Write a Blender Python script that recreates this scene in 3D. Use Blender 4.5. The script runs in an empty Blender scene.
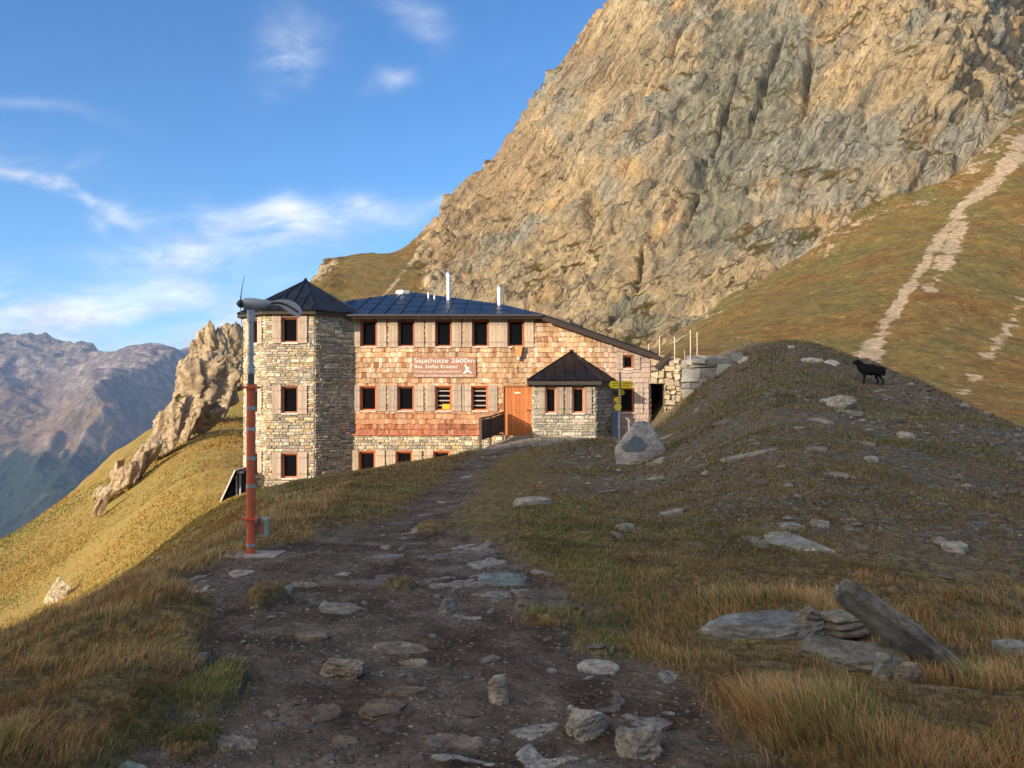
import bpy, math, random
import numpy as np
from mathutils import Vector, Matrix

F, CX, HY, EYE = 800.0, 512.0, 397.0, 1.6
SC = bpy.context.scene
COL = SC.collection
R = math.radians
SUN_AZ, SUN_EL = R(45), R(15)        # light travels towards +x+y, low morning sun
TO_SUN = Vector((-math.sin(SUN_AZ) * math.cos(SUN_EL), -math.cos(SUN_AZ) * math.cos(SUN_EL), math.sin(SUN_EL)))

# ------------------------------------------------------------------ camera, sky, sun, exposure
cam = bpy.data.cameras.new('camera')
cam.sensor_width = 36.0
cam.lens = F / 1024 * 36
cam.shift_y = (HY - 384) / 1024
cam.clip_start = 0.1
cam.clip_end = 40000
camo = bpy.data.objects.new('camera', cam)
camo.location = (0, 0, EYE)
camo.rotation_euler = (R(90), 0, 0)
COL.objects.link(camo)
SC.camera = camo

SC.view_settings.view_transform = 'Standard'
SC.view_settings.look = 'None'
SC.view_settings.exposure = 0.70
SC.view_settings.gamma = 1
SC.cycles.use_denoising = True
SC.cycles.max_bounces = 5
SC.cycles.diffuse_bounces = 3
SC.cycles.volume_bounces = 0
SC.cycles.transparent_max_bounces = 8

world = bpy.data.worlds.new('World')
SC.world = world
world.use_nodes = True


class NT:
    """tiny helper for building node trees"""
    def __init__(s, tree):
        s.t = tree
        s.n = tree.nodes
        s.l = tree.links

    def new(s, typ, ins=None, **props):
        nd = s.n.new(typ)
        for k, v in props.items():
            setattr(nd, k, v)
        for k, v in (ins or {}).items():
            s.put(nd.inputs[k], v)
        return nd

    def put(s, sock, v):
        if hasattr(v, 'is_output') or isinstance(v, bpy.types.NodeSocket):
            s.l.new(v, sock)
        else:
            sock.default_value = v

    def math(s, op, a, b=None, c=None, clamp=False):
        nd = s.new('ShaderNodeMath', operation=op, use_clamp=clamp)
        s.put(nd.inputs[0], a)
        if b is not None: s.put(nd.inputs[1], b)
        if c is not None: s.put(nd.inputs[2], c)
        return nd.outputs[0]

    def vmath(s, op, a, b=None):
        nd = s.new('ShaderNodeVectorMath', operation=op)
        s.put(nd.inputs[0], a)
        if b is not None: s.put(nd.inputs[1], b)
        return nd.outputs[1] if op in ('DOT_PRODUCT', 'LENGTH') else nd.outputs[0]

    def noise(s, vec, scale, detail=4, rough=.55, dist=0, out=0):
        nd = s.new('ShaderNodeTexNoise', {'Scale': scale, 'Detail': detail, 'Roughness': rough, 'Distortion': dist})
        if vec is not None: s.put(nd.inputs['Vector'], vec)
        return nd.outputs[out]

    def ramp(s, fac, stops, interp='LINEAR'):
        nd = s.new('ShaderNodeValToRGB')
        cr = nd.color_ramp
        cr.interpolation = interp
        while len(cr.elements) < len(stops): cr.elements.new(0.5)
        for e, (p, c) in zip(cr.elements, stops):
            e.position = p
            e.color = (c[0], c[1], c[2], 1) if hasattr(c, '__len__') else (c, c, c, 1)
        s.put(nd.inputs[0], fac)
        return nd.outputs[0]

    def mix(s, fac, a, b, mode='MIX'):
        nd = s.new('ShaderNodeMix', data_type='RGBA', blend_type=mode)
        s.put(nd.inputs[0], fac)
        s.put(nd.inputs[6], a if not isinstance(a, tuple) else (*a, 1)[:4])
        s.put(nd.inputs[7], b if not isinstance(b, tuple) else (*b, 1)[:4])
        return nd.outputs[2]

    def attr(s, name, out='Fac'):
        return s.new('ShaderNodeAttribute', attribute_name=name).outputs[out]

    def smooth(s, v, lo, hi):
        nd = s.new('ShaderNodeMapRange', {'Value': v, 'From Min': lo, 'From Max': hi}, interpolation_type='SMOOTHSTEP')
        return nd.outputs[0]


def build_world():
    N = NT(world.node_tree)
    N.n.clear()
    sky = N.new('ShaderNodeTexSky', sky_type='NISHITA', sun_disc=False, sun_elevation=SUN_EL,
                sun_rotation=R(180) + SUN_AZ, altitude=2600, air_density=1.35, dust_density=.6, ozone_density=2.2)
    tc = N.new('ShaderNodeTexCoord').outputs['Generated']
    sep = N.new('ShaderNodeSeparateXYZ', {0: tc})
    x, y, z = sep.outputs
    yy = N.math('MAXIMUM', y, .05)
    a = N.math('DIVIDE', x, yy)
    b = N.math('DIVIDE', z, yy)
    ab = N.new('ShaderNodeCombineXYZ', {0: a, 1: b, 2: 0.0}).outputs[0]
    warp = N.noise(ab, 7, 3, .5, 0, 1)
    w = N.vmath('SCALE', N.vmath('SUBTRACT', warp, (.5, .5, .5)))
    w.node.inputs[3].default_value = .12
    abw = N.vmath('ADD', ab, w)

    def blob(px, py, rx, ry, rot=0.0, amp=1.0):
        m = N.new('ShaderNodeMapping', {0: N.vmath('SUBTRACT', abw, ((px - CX) / F, (HY - py) / F, 0)), 2: (0, 0, R(rot))})
        m.vector_type = 'POINT'
        sc = N.vmath('MULTIPLY', m.outputs[0], (F / rx, F / ry, 0))
        L = N.vmath('LENGTH', sc)
        g = N.math('EXPONENT', N.math('MULTIPLY', N.math('MULTIPLY', L, L), -1.0))
        return N.math('MULTIPLY', g, amp)
    blobs = [(205, 252, 95, 27, 0, 1.15), (330, 222, 70, 19, -6, 1.1), (290, 40, 30, 40, 30, .62), (398, 74, 18, 9, -25, .55),
             (25, 178, 110, 7, 13, 1.0), (120, 205, 110, 7, 12, .55), (10, 95, 90, 8, 10, .3), (455, 197, 26, 7, -8, 1.1),
             (60, 328, 230, 32, 3, 1.35), (120, 292, 120, 16, -4, .6), (95, 215, 16, 7, 0, .5), (270, 325, 120, 20, 0, .7),
             (415, 8, 36, 14, 30, .35), (505, 44, 12, 6, -30, .5), (-250, 300, 200, 30, 0, 1), (-150, 120, 200, 20, 12, .7),
             (1300, 120, 200, 60, 10, .8)]
    tot = None
    for q in blobs:
        v = blob(*q)
        tot = v if tot is None else N.math('ADD', tot, v)
    sx = N.vmath('MULTIPLY', ab, (1, 2.2, 1))
    n1 = N.noise(sx, 6, 8, .62, .6)
    dens = N.math('MULTIPLY', tot, N.smooth(n1, .30, .72))
    dens = N.math('MULTIPLY', dens, .82, clamp=True)
    # thin milky veil near the horizon
    veil = N.math('MULTIPLY', N.math('EXPONENT', N.math('MULTIPLY', N.math('MAXIMUM', b, 0.0), -9.0)), .30)
    n2 = N.noise(N.vmath('MULTIPLY', ab, (1, 3, 1)), 9, 6, .6, .3)
    ccol = N.mix(N.smooth(n2, .35, .65), (4.3, 4.4, 4.9), (7.0, 6.9, 6.9))
    skyc = N.mix(1.0, sky.outputs[0], (.47, .80, 1.14), 'MULTIPLY')
    c1 = N.mix(veil, skyc, (4.6, 6.0, 8.2))
    c2 = N.mix(dens, c1, ccol)
    # warm glow added to the unseen sky round the sun, lifts the foreground shade
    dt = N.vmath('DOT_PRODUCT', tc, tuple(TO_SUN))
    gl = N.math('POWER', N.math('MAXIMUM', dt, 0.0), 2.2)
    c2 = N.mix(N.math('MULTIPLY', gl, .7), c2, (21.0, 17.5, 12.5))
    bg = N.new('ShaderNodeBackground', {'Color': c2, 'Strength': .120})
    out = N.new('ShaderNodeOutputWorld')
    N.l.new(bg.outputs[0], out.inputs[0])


build_world()
sun = bpy.data.lights.new('sun', 'SUN')
sun.energy = 4.2
sun.angle = R(.53)
sun.color = (1.0, .84, .63)
suno = bpy.data.objects.new('sun', sun)
suno.rotation_euler = (-TO_SUN).to_track_quat('-Z', 'Y').to_euler()
suno.location = (-60, -60, 60)
COL.objects.link(suno)


# ------------------------------------------------------------------ object helpers
def tag(o, label=None, cat=None, group=None, kind=None):
    if label: o['label'] = label
    if cat: o['category'] = cat
    if group: o['group'] = group
    if kind: o['kind'] = kind
    return o


def empty(name, loc=(0, 0, 0), rz=0.0):
    o = bpy.data.objects.new(name, None)
    o.empty_display_size = .3
    o.location = loc
    o.rotation_euler = (0, 0, rz)
    COL.objects.link(o)
    return o


def mesh_np(name, V, Fc, mat, parent=None, attrs=None, smooth=False, loc=None):
    """V (n,3), Fc: list of faces or (m,k) array"""
    me = bpy.data.meshes.new(name)
    V = np.asarray(V, np.float32)
    if isinstance(Fc, np.ndarray):
        m, k = Fc.shape
        me.vertices.add(len(V)); me.vertices.foreach_set('co', V.ravel())
        me.loops.add(m * k); me.loops.foreach_set('vertex_index', Fc.astype(np.int32).ravel())
        me.polygons.add(m); me.polygons.foreach_set('loop_start', np.arange(0, m * k, k, dtype=np.int32))
        me.update(calc_edges=True)
    else:
        me.from_pydata([tuple(v) for v in V.tolist()], [], Fc)
        me.update()
    if smooth:
        me.polygons.foreach_set('use_smooth', [True] * len(me.polygons))
    for k, a in (attrs or {}).items():
        a = np.asarray(a, np.float32)
        if a.ndim == 1:
            at = me.attributes.new(k, 'FLOAT', 'POINT'); at.data.foreach_set('value', a)
        else:
            at = me.attributes.new(k, 'FLOAT_COLOR', 'POINT')
            if a.shape[1] == 3: a = np.hstack([a, np.ones((len(a), 1), np.float32)])
            at.data.foreach_set('color', a.ravel())
    me.materials.append(mat)
    o = bpy.data.objects.new(name, me)
    if loc is not None: o.location = loc
    COL.objects.link(o)
    if parent is not None: o.parent = parent
    return o


class MB:
    """collects solids, builds ONE mesh object"""
    def __init__(s):
        s.v, s.f, s.c = [], [], []

    def add(s, vs, fs, col=(1, 1, 1)):
        b = len(s.v)
        s.v += [tuple(v) for v in vs]
        s.f += [tuple(b + i for i in f) for f in fs]
        s.c += [col] * len(vs)

    def box(s, x0, x1, y0, y1, z0, z1, col=(1, 1, 1), M=None, bev=0.0):
        if bev > 0:
            c = ((x0 + x1) / 2, (y0 + y1) / 2, (z0 + z1) / 2)
            h = ((x1 - x0) / 2, (y1 - y0) / 2, (z1 - z0) / 2)
            b = min(bev, min(h) * .45)
            vs, idx = [], {}
            for ax in range(3):
                for sg in (-1, 1):
                    for p in (-1, 1):
                        for q in (-1, 1):
                            o = [0, 0, 0]
                            a1, a2 = [i for i in range(3) if i != ax]
                            o[ax] = sg * h[ax]; o[a1] = p * (h[a1] - b); o[a2] = q * (h[a2] - b)
                            sgn = [0, 0, 0]; sgn[ax] = sg; sgn[a1] = p; sgn[a2] = q
                            idx[(ax, tuple(sgn))] = len(vs)
                            vs.append(tuple(c[i] + o[i] for i in range(3)))
            fs = []
            for ax in range(3):
                a1, a2 = [i for i in range(3) if i != ax]
                for sg in (-1, 1):
                    def k(p, q, A=ax):
                        t = [0, 0, 0]; t[ax] = sg; t[a1] = p; t[a2] = q
                        return idx[(A, tuple(t))]
                    fs.append((k(-1, -1), k(1, -1), k(1, 1), k(-1, 1)))
            for ax in range(3):                      # edges running along ax
                a1, a2 = [i for i in range(3) if i != ax]
                for p in (-1, 1):
                    for q in (-1, 1):
                        def kk(A, e):
                            t = [0, 0, 0]; t[ax] = e; t[a1] = p; t[a2] = q
                            return idx[(A, tuple(t))]
                        fs.append((kk(a1, -1), kk(a1, 1), kk(a2, 1), kk(a2, -1)))
            for p in (-1, 1):
                for q in (-1, 1):
                    for r_ in (-1, 1):
                        fs.append(tuple(idx[(A, (p, q, r_))] for A in range(3)))
        else:
            vs = [(x, y, z) for x in (x0, x1) for y in (y0, y1) for z in (z0, z1)]
            fs = [(0, 1, 3, 2), (4, 6, 7, 5), (0, 4, 5, 1), (2, 3, 7, 6), (0, 2, 6, 4), (1, 5, 7, 3)]
        if M is not None: vs = [tuple(M @ Vector(v)) for v in vs]
        s.add(vs, fs, col)

    def tube(s, pts, rad, n=12, col=(1, 1, 1), cap=True, up=None):
        pts = [Vector(p) for p in pts]
        if not hasattr(rad, '__len__'): rad = [rad] * len(pts)
        vs, fs = [], []
        ref = Vector((0, 0, 1)) if abs((pts[-1] - pts[0]).normalized().z) < .9 else Vector((1, 0, 0))
        for i, p in enumerate(pts):
            t = (pts[min(i + 1, len(pts) - 1)] - pts[max(i - 1, 0)]).normalized()
            a = t.cross(ref).normalized(); b = a.cross(t)
            for k in range(n):
                an = 2 * math.pi * k / n
                vs.append(p + (a * math.cos(an) + b * math.sin(an)) * rad[i])
        for i in range(len(pts) - 1):
            for k in range(n):
                k2 = (k + 1) % n
                fs.append((i * n + k, i * n + k2, (i + 1) * n + k2, (i + 1) * n + k))
        if cap:
            fs.append(tuple(range(n - 1, -1, -1))); fs.append(tuple((len(pts) - 1) * n + k for k in range(n)))
        s.add(vs, fs, col)

    def prism(s, poly, z0, z1, col=(1, 1, 1)):
        n = len(poly)
        vs = [(x, y, z0) for x, y in poly] + [(x, y, z1) for x, y in poly]
        fs = [tuple(range(n - 1, -1, -1)), tuple(range(n, 2 * n))] + [(i, (i + 1) % n, n + (i + 1) % n, n + i) for i in range(n)]
        s.add(vs, fs, col)

    def quadslab(s, p, t, col=(1, 1, 1)):
        """polygon p (3d pts, ccw seen from outside) thickened by t inward"""
        p = [Vector(q) for q in p]
        nr = (p[1] - p[0]).cross(p[2] - p[0]).normalized()
        n = len(p)
        vs = p + [q - nr * t for q in p]
        fs = [tuple(range(n)), tuple(range(2 * n - 1, n - 1, -1))] + [(i, n + i, n + (i + 1) % n, (i + 1) % n) for i in range(n)]
        s.add(vs, fs, col)

    def build(s, name, mat, parent=None, smooth=False, loc=None):
        V = np.array(s.v, np.float32)
        if loc is not None: V = V - np.array(loc, np.float32)
        o = mesh_np(name, V, s.f, mat, parent, {'tint': np.array(s.c, np.float32)}, smooth, loc)
        import bmesh
        bm = bmesh.new(); bm.from_mesh(o.data)
        bmesh.ops.recalc_face_normals(bm, faces=bm.faces)
        bm.to_mesh(o.data); bm.free()
        return o


# ------------------------------------------------------------------ numpy noise
def _h(ix, iy, iz, seed):
    n = (ix.astype(np.int64) * 374761393 + iy.astype(np.int64) * 668265263 + iz.astype(np.int64) * 2147483647 + seed * 974711) & 0xffffffff
    n = ((n ^ (n >> 13)) * 1274126177) & 0xffffffff
    n = ((n ^ (n >> 16)) * 2246822519) & 0xffffffff
    return ((n ^ (n >> 15)) & 0xffffff) / float(0xffffff)


def vnoise(P, seed=0):
    P = np.asarray(P, float)
    i = np.floor(P); f = P - i; f = f * f * f * (f * (f * 6 - 15) + 10)
    ix, iy, iz = i[..., 0], i[..., 1], i[..., 2]
    r = 0
    for a in (0, 1):
        for b in (0, 1):
            for c in (0, 1):
                w = (f[..., 0] if a else 1 - f[..., 0]) * (f[..., 1] if b else 1 - f[..., 1]) * (f[..., 2] if c else 1 - f[..., 2])
                r = r + w * _h(ix + a, iy + b, iz + c, seed)
    return r * 2 - 1


def fbm(P, octv=4, seed=0, gain=.5, lac=2.03, ridged=False):
    P = np.asarray(P, float); r = 0; a = 1; t = 0
    for o in range(octv):
        n = vnoise(P, seed + o * 17)
        if ridged: n = 1 - 2 * np.abs(n)
        r = r + a * n; t += a; a *= gain; P = P * lac + 13.7
    return r / t


def sstep(x, a, b):
    t = np.clip((x - a) / (b - a), 0, 1)
    return t * t * (3 - 2 * t)


def pw(x, pts):
    xs, ys = zip(*pts)
    return np.interp(x, xs, ys)


def worley(P, seed=0):
    """nearest-cell hash in 0..1 and F2-F1"""
    P = np.asarray(P, float); sh = P.shape[:-1]; P = P.reshape(-1, 3)
    i = np.floor(P)
    d1 = np.full(len(P), 9.0); d2 = np.full(len(P), 9.0); hs = np.zeros(len(P))
    for a in (-1, 0, 1):
        for b in (-1, 0, 1):
            for c in (-1, 0, 1):
                jx, jy, jz = i[:, 0] + a, i[:, 1] + b, i[:, 2] + c
                q = np.stack([jx + _h(jx, jy, jz, seed + 1), jy + _h(jx, jy, jz, seed + 2), jz + _h(jx, jy, jz, seed + 3)], 1)
                d = np.sqrt(((q - P) ** 2).sum(1))
                near = d < d1
                d2 = np.where(near, d1, np.minimum(d2, d))
                hs = np.where(near, _h(jx, jy, jz, seed + 4), hs)
                d1 = np.where(near, d, d1)
    return hs.reshape(sh), (d2 - d1).reshape(sh)
# ------------------------------------------------------------------ terrain shape
# (px, d, py): at depth d the ground in view column px reaches picture height py
CT = [
 # the path and forecourt
 (400, 1.5, 1250), (400, 3.45, 768), (400, 6.3, 600), (400, 9, 540), (440, 13.5, 499), (475, 22, 462), (490, 28, 446), (520, 30.5, 437),
 (700, 3.45, 768), (250, 3.45, 768), (251, 8.1, 555), (320, 9.5, 533), (300, 11.5, 515), (330, 17, 489),
 # brow in front of the hut
 (250, 22, 497), (290, 22.5, 485), (345, 23, 474), (400, 24, 465), (450, 25.5, 457), (480, 28.0, 449),
 (250, 30, 500), (300, 31, 492), (345, 31.5, 480), (400, 31.5, 472), (440, 31.5, 464), (475, 32, 452),
 (560, 30.5, 437), (600, 31, 437), (640, 31, 432), (520, 36, 425), (300, 40, 480), (420, 40, 450), (640, 36, 425),
 (570, 25, 447), (560, 14, 487), (540, 9.5, 528),
 # mound
 (640, 21.8, 463), (660, 28, 432), (655, 30, 428), (655, 32, 421), (672, 29.2, 424), (672, 31, 412), (690, 29.8, 404), (690, 31.2, 392), (690, 33.2, 366), (720, 27.5, 394), (720, 29.8, 376), (720, 32, 354), (748, 31, 345),
 (790, 31, 342.5), (790, 25, 375), (790, 20, 402), (790, 14, 450), (790, 10.5, 498), (790, 6.6, 598), (830, 30, 348),
 (870, 27, 363), (870, 24, 385), (870, 18, 425), (870, 12, 480), (925, 25, 384), (925, 21, 410), (970, 22.5, 405), (1024, 20, 428), (1024, 16, 455), (1024, 12, 500),
 (1024, 7, 600), (1024, 3.5, 768), (1150, 18, 470), (1150, 8, 590), (1150, 3.5, 780), (1500, 15, 560), (1500, 4, 780), (650, 7, 583), (650, 12, 503), (650, 17, 477), (700, 20, 440),
 # hidden back of the mound
 (660, 36, 372), (720, 38, 385), (790, 38, 392), (870, 36, 412), (970, 30, 440), (1024, 27, 470), (1150, 26, 510),
 (660, 50, 375), (800, 50, 392), (930, 42, 440), (1024, 38, 470),
 # left near ground and its falling edge
 (0, 1.5, 1250), (150, 3.2, 800), (0, 3.4, 760), (-100, 3.2, 790), (100, 5, 645), (0, 4.6, 672), (0, 6.5, 650), (60, 6.2, 628), (150, 7, 592), (200, 8.4, 560),
 (-200, 5, 700), (-200, 12, 690), (-200, 30, 680), (-200, 60, 600), (-600, 5, 760), (-600, 20, 780), (-600, 60, 700),
 (0, 11, 652), (0, 19, 648), (0, 30, 628), (0, 45, 577), (0, 60, 541), (60, 55, 520), (60, 66, 501),
 (120, 11, 596), (120, 17, 588), (120, 25, 574), (120, 36, 540), (120, 56, 482), (110, 76, 461),
 (200, 14, 545), (200, 20, 528), (200, 27, 513), (200, 40, 472), (200, 60, 430), (190, 88, 405), (155, 80, 430),
 (243, 28, 497), (243, 45, 447), (243, 80, 400), (243, 105, 372),
 # behind the left silhouette
 (-200, 100, 640), (0, 85, 580), (0, 150, 680), (60, 95, 545), (110, 110, 510), (190, 125, 450), (243, 150, 430), (0, 400, 760), (150, 400, 640), (243, 400, 520), (-600, 200, 800),
 (0, 1000, 700), (200, 1000, 600), (-600, 1000, 700),
 # grassy saddle and the ridge rising to the right
 (300, 60, 440), (300, 120, 372), (310, 250, 290), (280, 220, 330), (300, 500, 430), (340, 60, 430), (345, 130, 360), (345, 230, 305), (342, 340, 262), (385, 350, 262),
 (430, 180, 305), (430, 270, 268), (430, 360, 226), (470, 365, 195), (500, 370, 161), (530, 375, 116), (565, 380, 66), (605, 385, 11), (680, 400, -100), (800, 420, -260), (1000, 430, -380),
 (430, 80, 385), (430, 45, 420), (500, 120, 350), (500, 180, 307), (500, 240, 262), (500, 310, 212), (565, 80, 380), (565, 130, 350), (565, 180, 300), (565, 240, 215), (565, 310, 130),
 (640, 100, 365), (650, 140, 342), (650, 180, 270), (650, 230, 170), (650, 300, 60),
 (342, 450, 330), (430, 480, 330), (500, 520, 300), (565, 550, 250), (605, 560, 220), (800, 620, 60), (1000, 650, -50), (605, 900, 400), (1000, 1000, 300), (342, 900, 480),
 # cliff foot and face, grass apron
 (700, 90, 352), (690, 145, 322), (720, 150, 300), (800, 160, 255), (880, 170, 203), (950, 176, 176), (1005, 186, 135),
 (720, 190, 215), (720, 240, 110), (720, 310, 0), (800, 195, 170), (800, 240, 70), (800, 310, -60), (880, 200, 110), (880, 240, 20), (880, 300, -90),
 (950, 200, 90), (950, 235, 10), (950, 300, -110), (1014, 300, 80), (1040, 380, 20), (1100, 420, -90), (1060, 215, 140),
 (1300, 200, 160), (1300, 320, -50), (1700, 200, 200), (1700, 350, 0), (1300, 100, 320), (1700, 100, 360), (1300, 45, 470), (1700, 40, 520),
 (760, 80, 365), (760, 120, 310), (850, 80, 358), (850, 120, 288), (940, 60, 405), (940, 90, 330), (940, 130, 245), (1024, 52, 430), (1024, 80, 362), (1024, 120, 270), (1024, 155, 190),
]
CTa = np.array(CT, float)
_B = 1.25


def _ab(px, d):
    return px / 300.0, np.log(d) * _B


_ca, _cb = _ab(CTa[:, 0], CTa[:, 1])
_cs = (HY - CTa[:, 2]) / F + EYE / CTa[:, 1]          # z / d


def _phi(r2):
    return .5 * r2 * np.log(r2 + 1e-9)


def _solve():
    n = len(_ca)
    K = _phi((_ca[:, None] - _ca) ** 2 + (_cb[:, None] - _cb) ** 2) + np.eye(n) * 2e-3
    Pm = np.stack([np.ones(n), _ca, _cb], 1)
    A = np.block([[K, Pm], [Pm.T, np.zeros((3, 3))]])
    return np.linalg.solve(A, np.concatenate([_cs, np.zeros(3)]))


_w = _solve()


def base_z(px, d):
    px = np.asarray(px, float); d = np.asarray(d, float)
    a, b = _ab(px.ravel(), d.ravel())
    out = np.empty(a.size)
    for i in range(0, a.size, 20000):
        aa, bb = a[i:i + 20000], b[i:i + 20000]
        K = _phi((aa[:, None] - _ca) ** 2 + (bb[:, None] - _cb) ** 2)
        out[i:i + 20000] = K @ _w[:-3] + _w[-3] + _w[-2] * aa + _w[-1] * bb
    return (out * d.ravel()).reshape(px.shape)


FOOT = [(300, 420), (340, 380), (400, 340), (430, 312), (470, 330), (560, 362), (640, 352), (690, 322), (720, 300), (800, 255), (880, 202), (950, 176), (1005, 134), (1024, 110), (1060, 90), (1300, 60)]


def bumps(px, d, X, Y):
    """small relief of the near ground; fades out with distance and on the path"""
    P = np.stack([X, Y, X * 0], -1)
    pth = path_mask(X, Y)
    amp = np.clip(d / 12, .35, 1)
    n = fbm(P * .55, 3, 5) * .10 * amp + fbm(P * 2.1, 3, 9) * .045
    hum = np.clip(fbm(P * 1.5, 2, 33) + .15, 0, 1) * .16
    side = sstep(X, -1.2, -2.4) * sstep(Y, 12, 6) + sstep(X, .9, 2.2) * sstep(Y, 9, 5) * .8
    z = n * (1 - .55 * pth) + hum * (1 - pth) * np.clip(.35 + side, 0, 1)
    z -= .05 * pth
    near_hut = sstep(Y, 28.5, 30.5) * sstep(Y, 36, 34) * sstep(X, 8, 6) * sstep(X, -13, -11)
    return z * (1 - near_hut) * sstep(d, 60, 25)


PL = [(0, -2.2), (2.5, -1.9), (3.5, -1.75), (4.3, -1.75), (5.5, -2.15), (7, -3.0), (8.2, -2.95), (9.3, -2.5), (10.5, -1.75), (13.5, -1.75), (19, -1.5), (23, -1.55), (27, -1.1), (28.3, -1.2), (30.5, -1.3), (33, -1.2)]
PR = [(0, 1.7), (2.5, 1.6), (3.5, 1.3), (4.3, 1.05), (5.2, .85), (6, .72), (7, .4), (8.2, -.1), (9.3, -.45), (10.5, -.75), (13.5, -.7), (19, -.65), (23, -.3), (25, .6), (26.5, 2.2), (28, 2.8), (30.5, 3.2), (33, 3.0)]


TUFTS = [(.62, 5.45, .30, .42, 1), (.30, 6.0, .28, .25, .9), (-1.62, 4.35, .16, .35, 1), (-1.50, 3.75, .22, .2, .9), (-.95, 6.9, .2, .18, .7), (1.25, 3.9, .16, .3, .9), (.95, 3.35, .2, .16, .7), (-.35, 4.2, .10, .10, .55), (-1.0, 9.9, .3, .5, .8), (-1.9, 6.2, .15, .4, .9)]


def path_mask(X, Y):
    P = np.stack([X, Y, X * 0], -1)
    wob = fbm(P * 1.3, 4, 71) * np.clip(.12 + .03 * Y, 0, .5)
    l = np.interp(Y, *zip(*PL)) + wob
    r = np.interp(Y, *zip(*PR)) + wob * .8
    s = .12 + .006 * Y
    m = sstep(X, l - s, l + s) * sstep(X, r + s, r - s) * sstep(Y, 33.5, 32.5)
    inv = 0
    for cx, cy, rx, ry, k in TUFTS:
        inv = np.maximum(inv, k * np.exp(-((X - cx) / rx) ** 2 - ((Y - cy) / ry) ** 2))
    return m * (1 - sstep(inv + fbm(P * 3.1, 3, 72) * .35, .38, .62))


def ground_z(x, y):
    x = np.atleast_1d(np.asarray(x, float)); y = np.atleast_1d(np.asarray(y, float))
    d = np.maximum(y, .6); px = CX + F * x / d
    return base_z(px, d) + bumps(px, d, x, y)


def gz(x, y):
    return float(ground_z(x, y)[0])


def at(px, py):
    """point on the near ground seen in the picture at px, py (first hit)"""
    ds = np.concatenate([np.linspace(1.6, 12, 500), np.linspace(12, 32, 500), np.linspace(32, 110, 300)])
    xs = (px - CX) / F * ds
    z = ground_z(xs, ds)
    ray = EYE + (HY - py) / F * ds
    k = np.where(z >= ray)[0]
    k = k[0] if len(k) else len(ds) - 1
    return Vector((xs[k], ds[k], z[k]))


def grid_faces(nr, nc):
    i = np.arange(nr - 1)[:, None] * nc + np.arange(nc - 1)[None]
    return np.stack([i, i + 1, i + nc + 1, i + nc], -1).reshape(-1, 4)


def cols(lo, hi, step, lo2, hi2, step2):
    return np.concatenate([np.arange(lo2, lo, step2), np.arange(lo, hi, step), np.arange(hi, hi2 + 1, step2)])


# ------------------------------------------------------------------ materials of the land
def newmat(name):
    m = bpy.data.materials.new(name); m.use_nodes = True
    N = NT(m.node_tree)
    bs = N.n['Principled BSDF']
    bs.inputs['Specular IOR Level'].default_value = .25
    return m, N, bs


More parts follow.
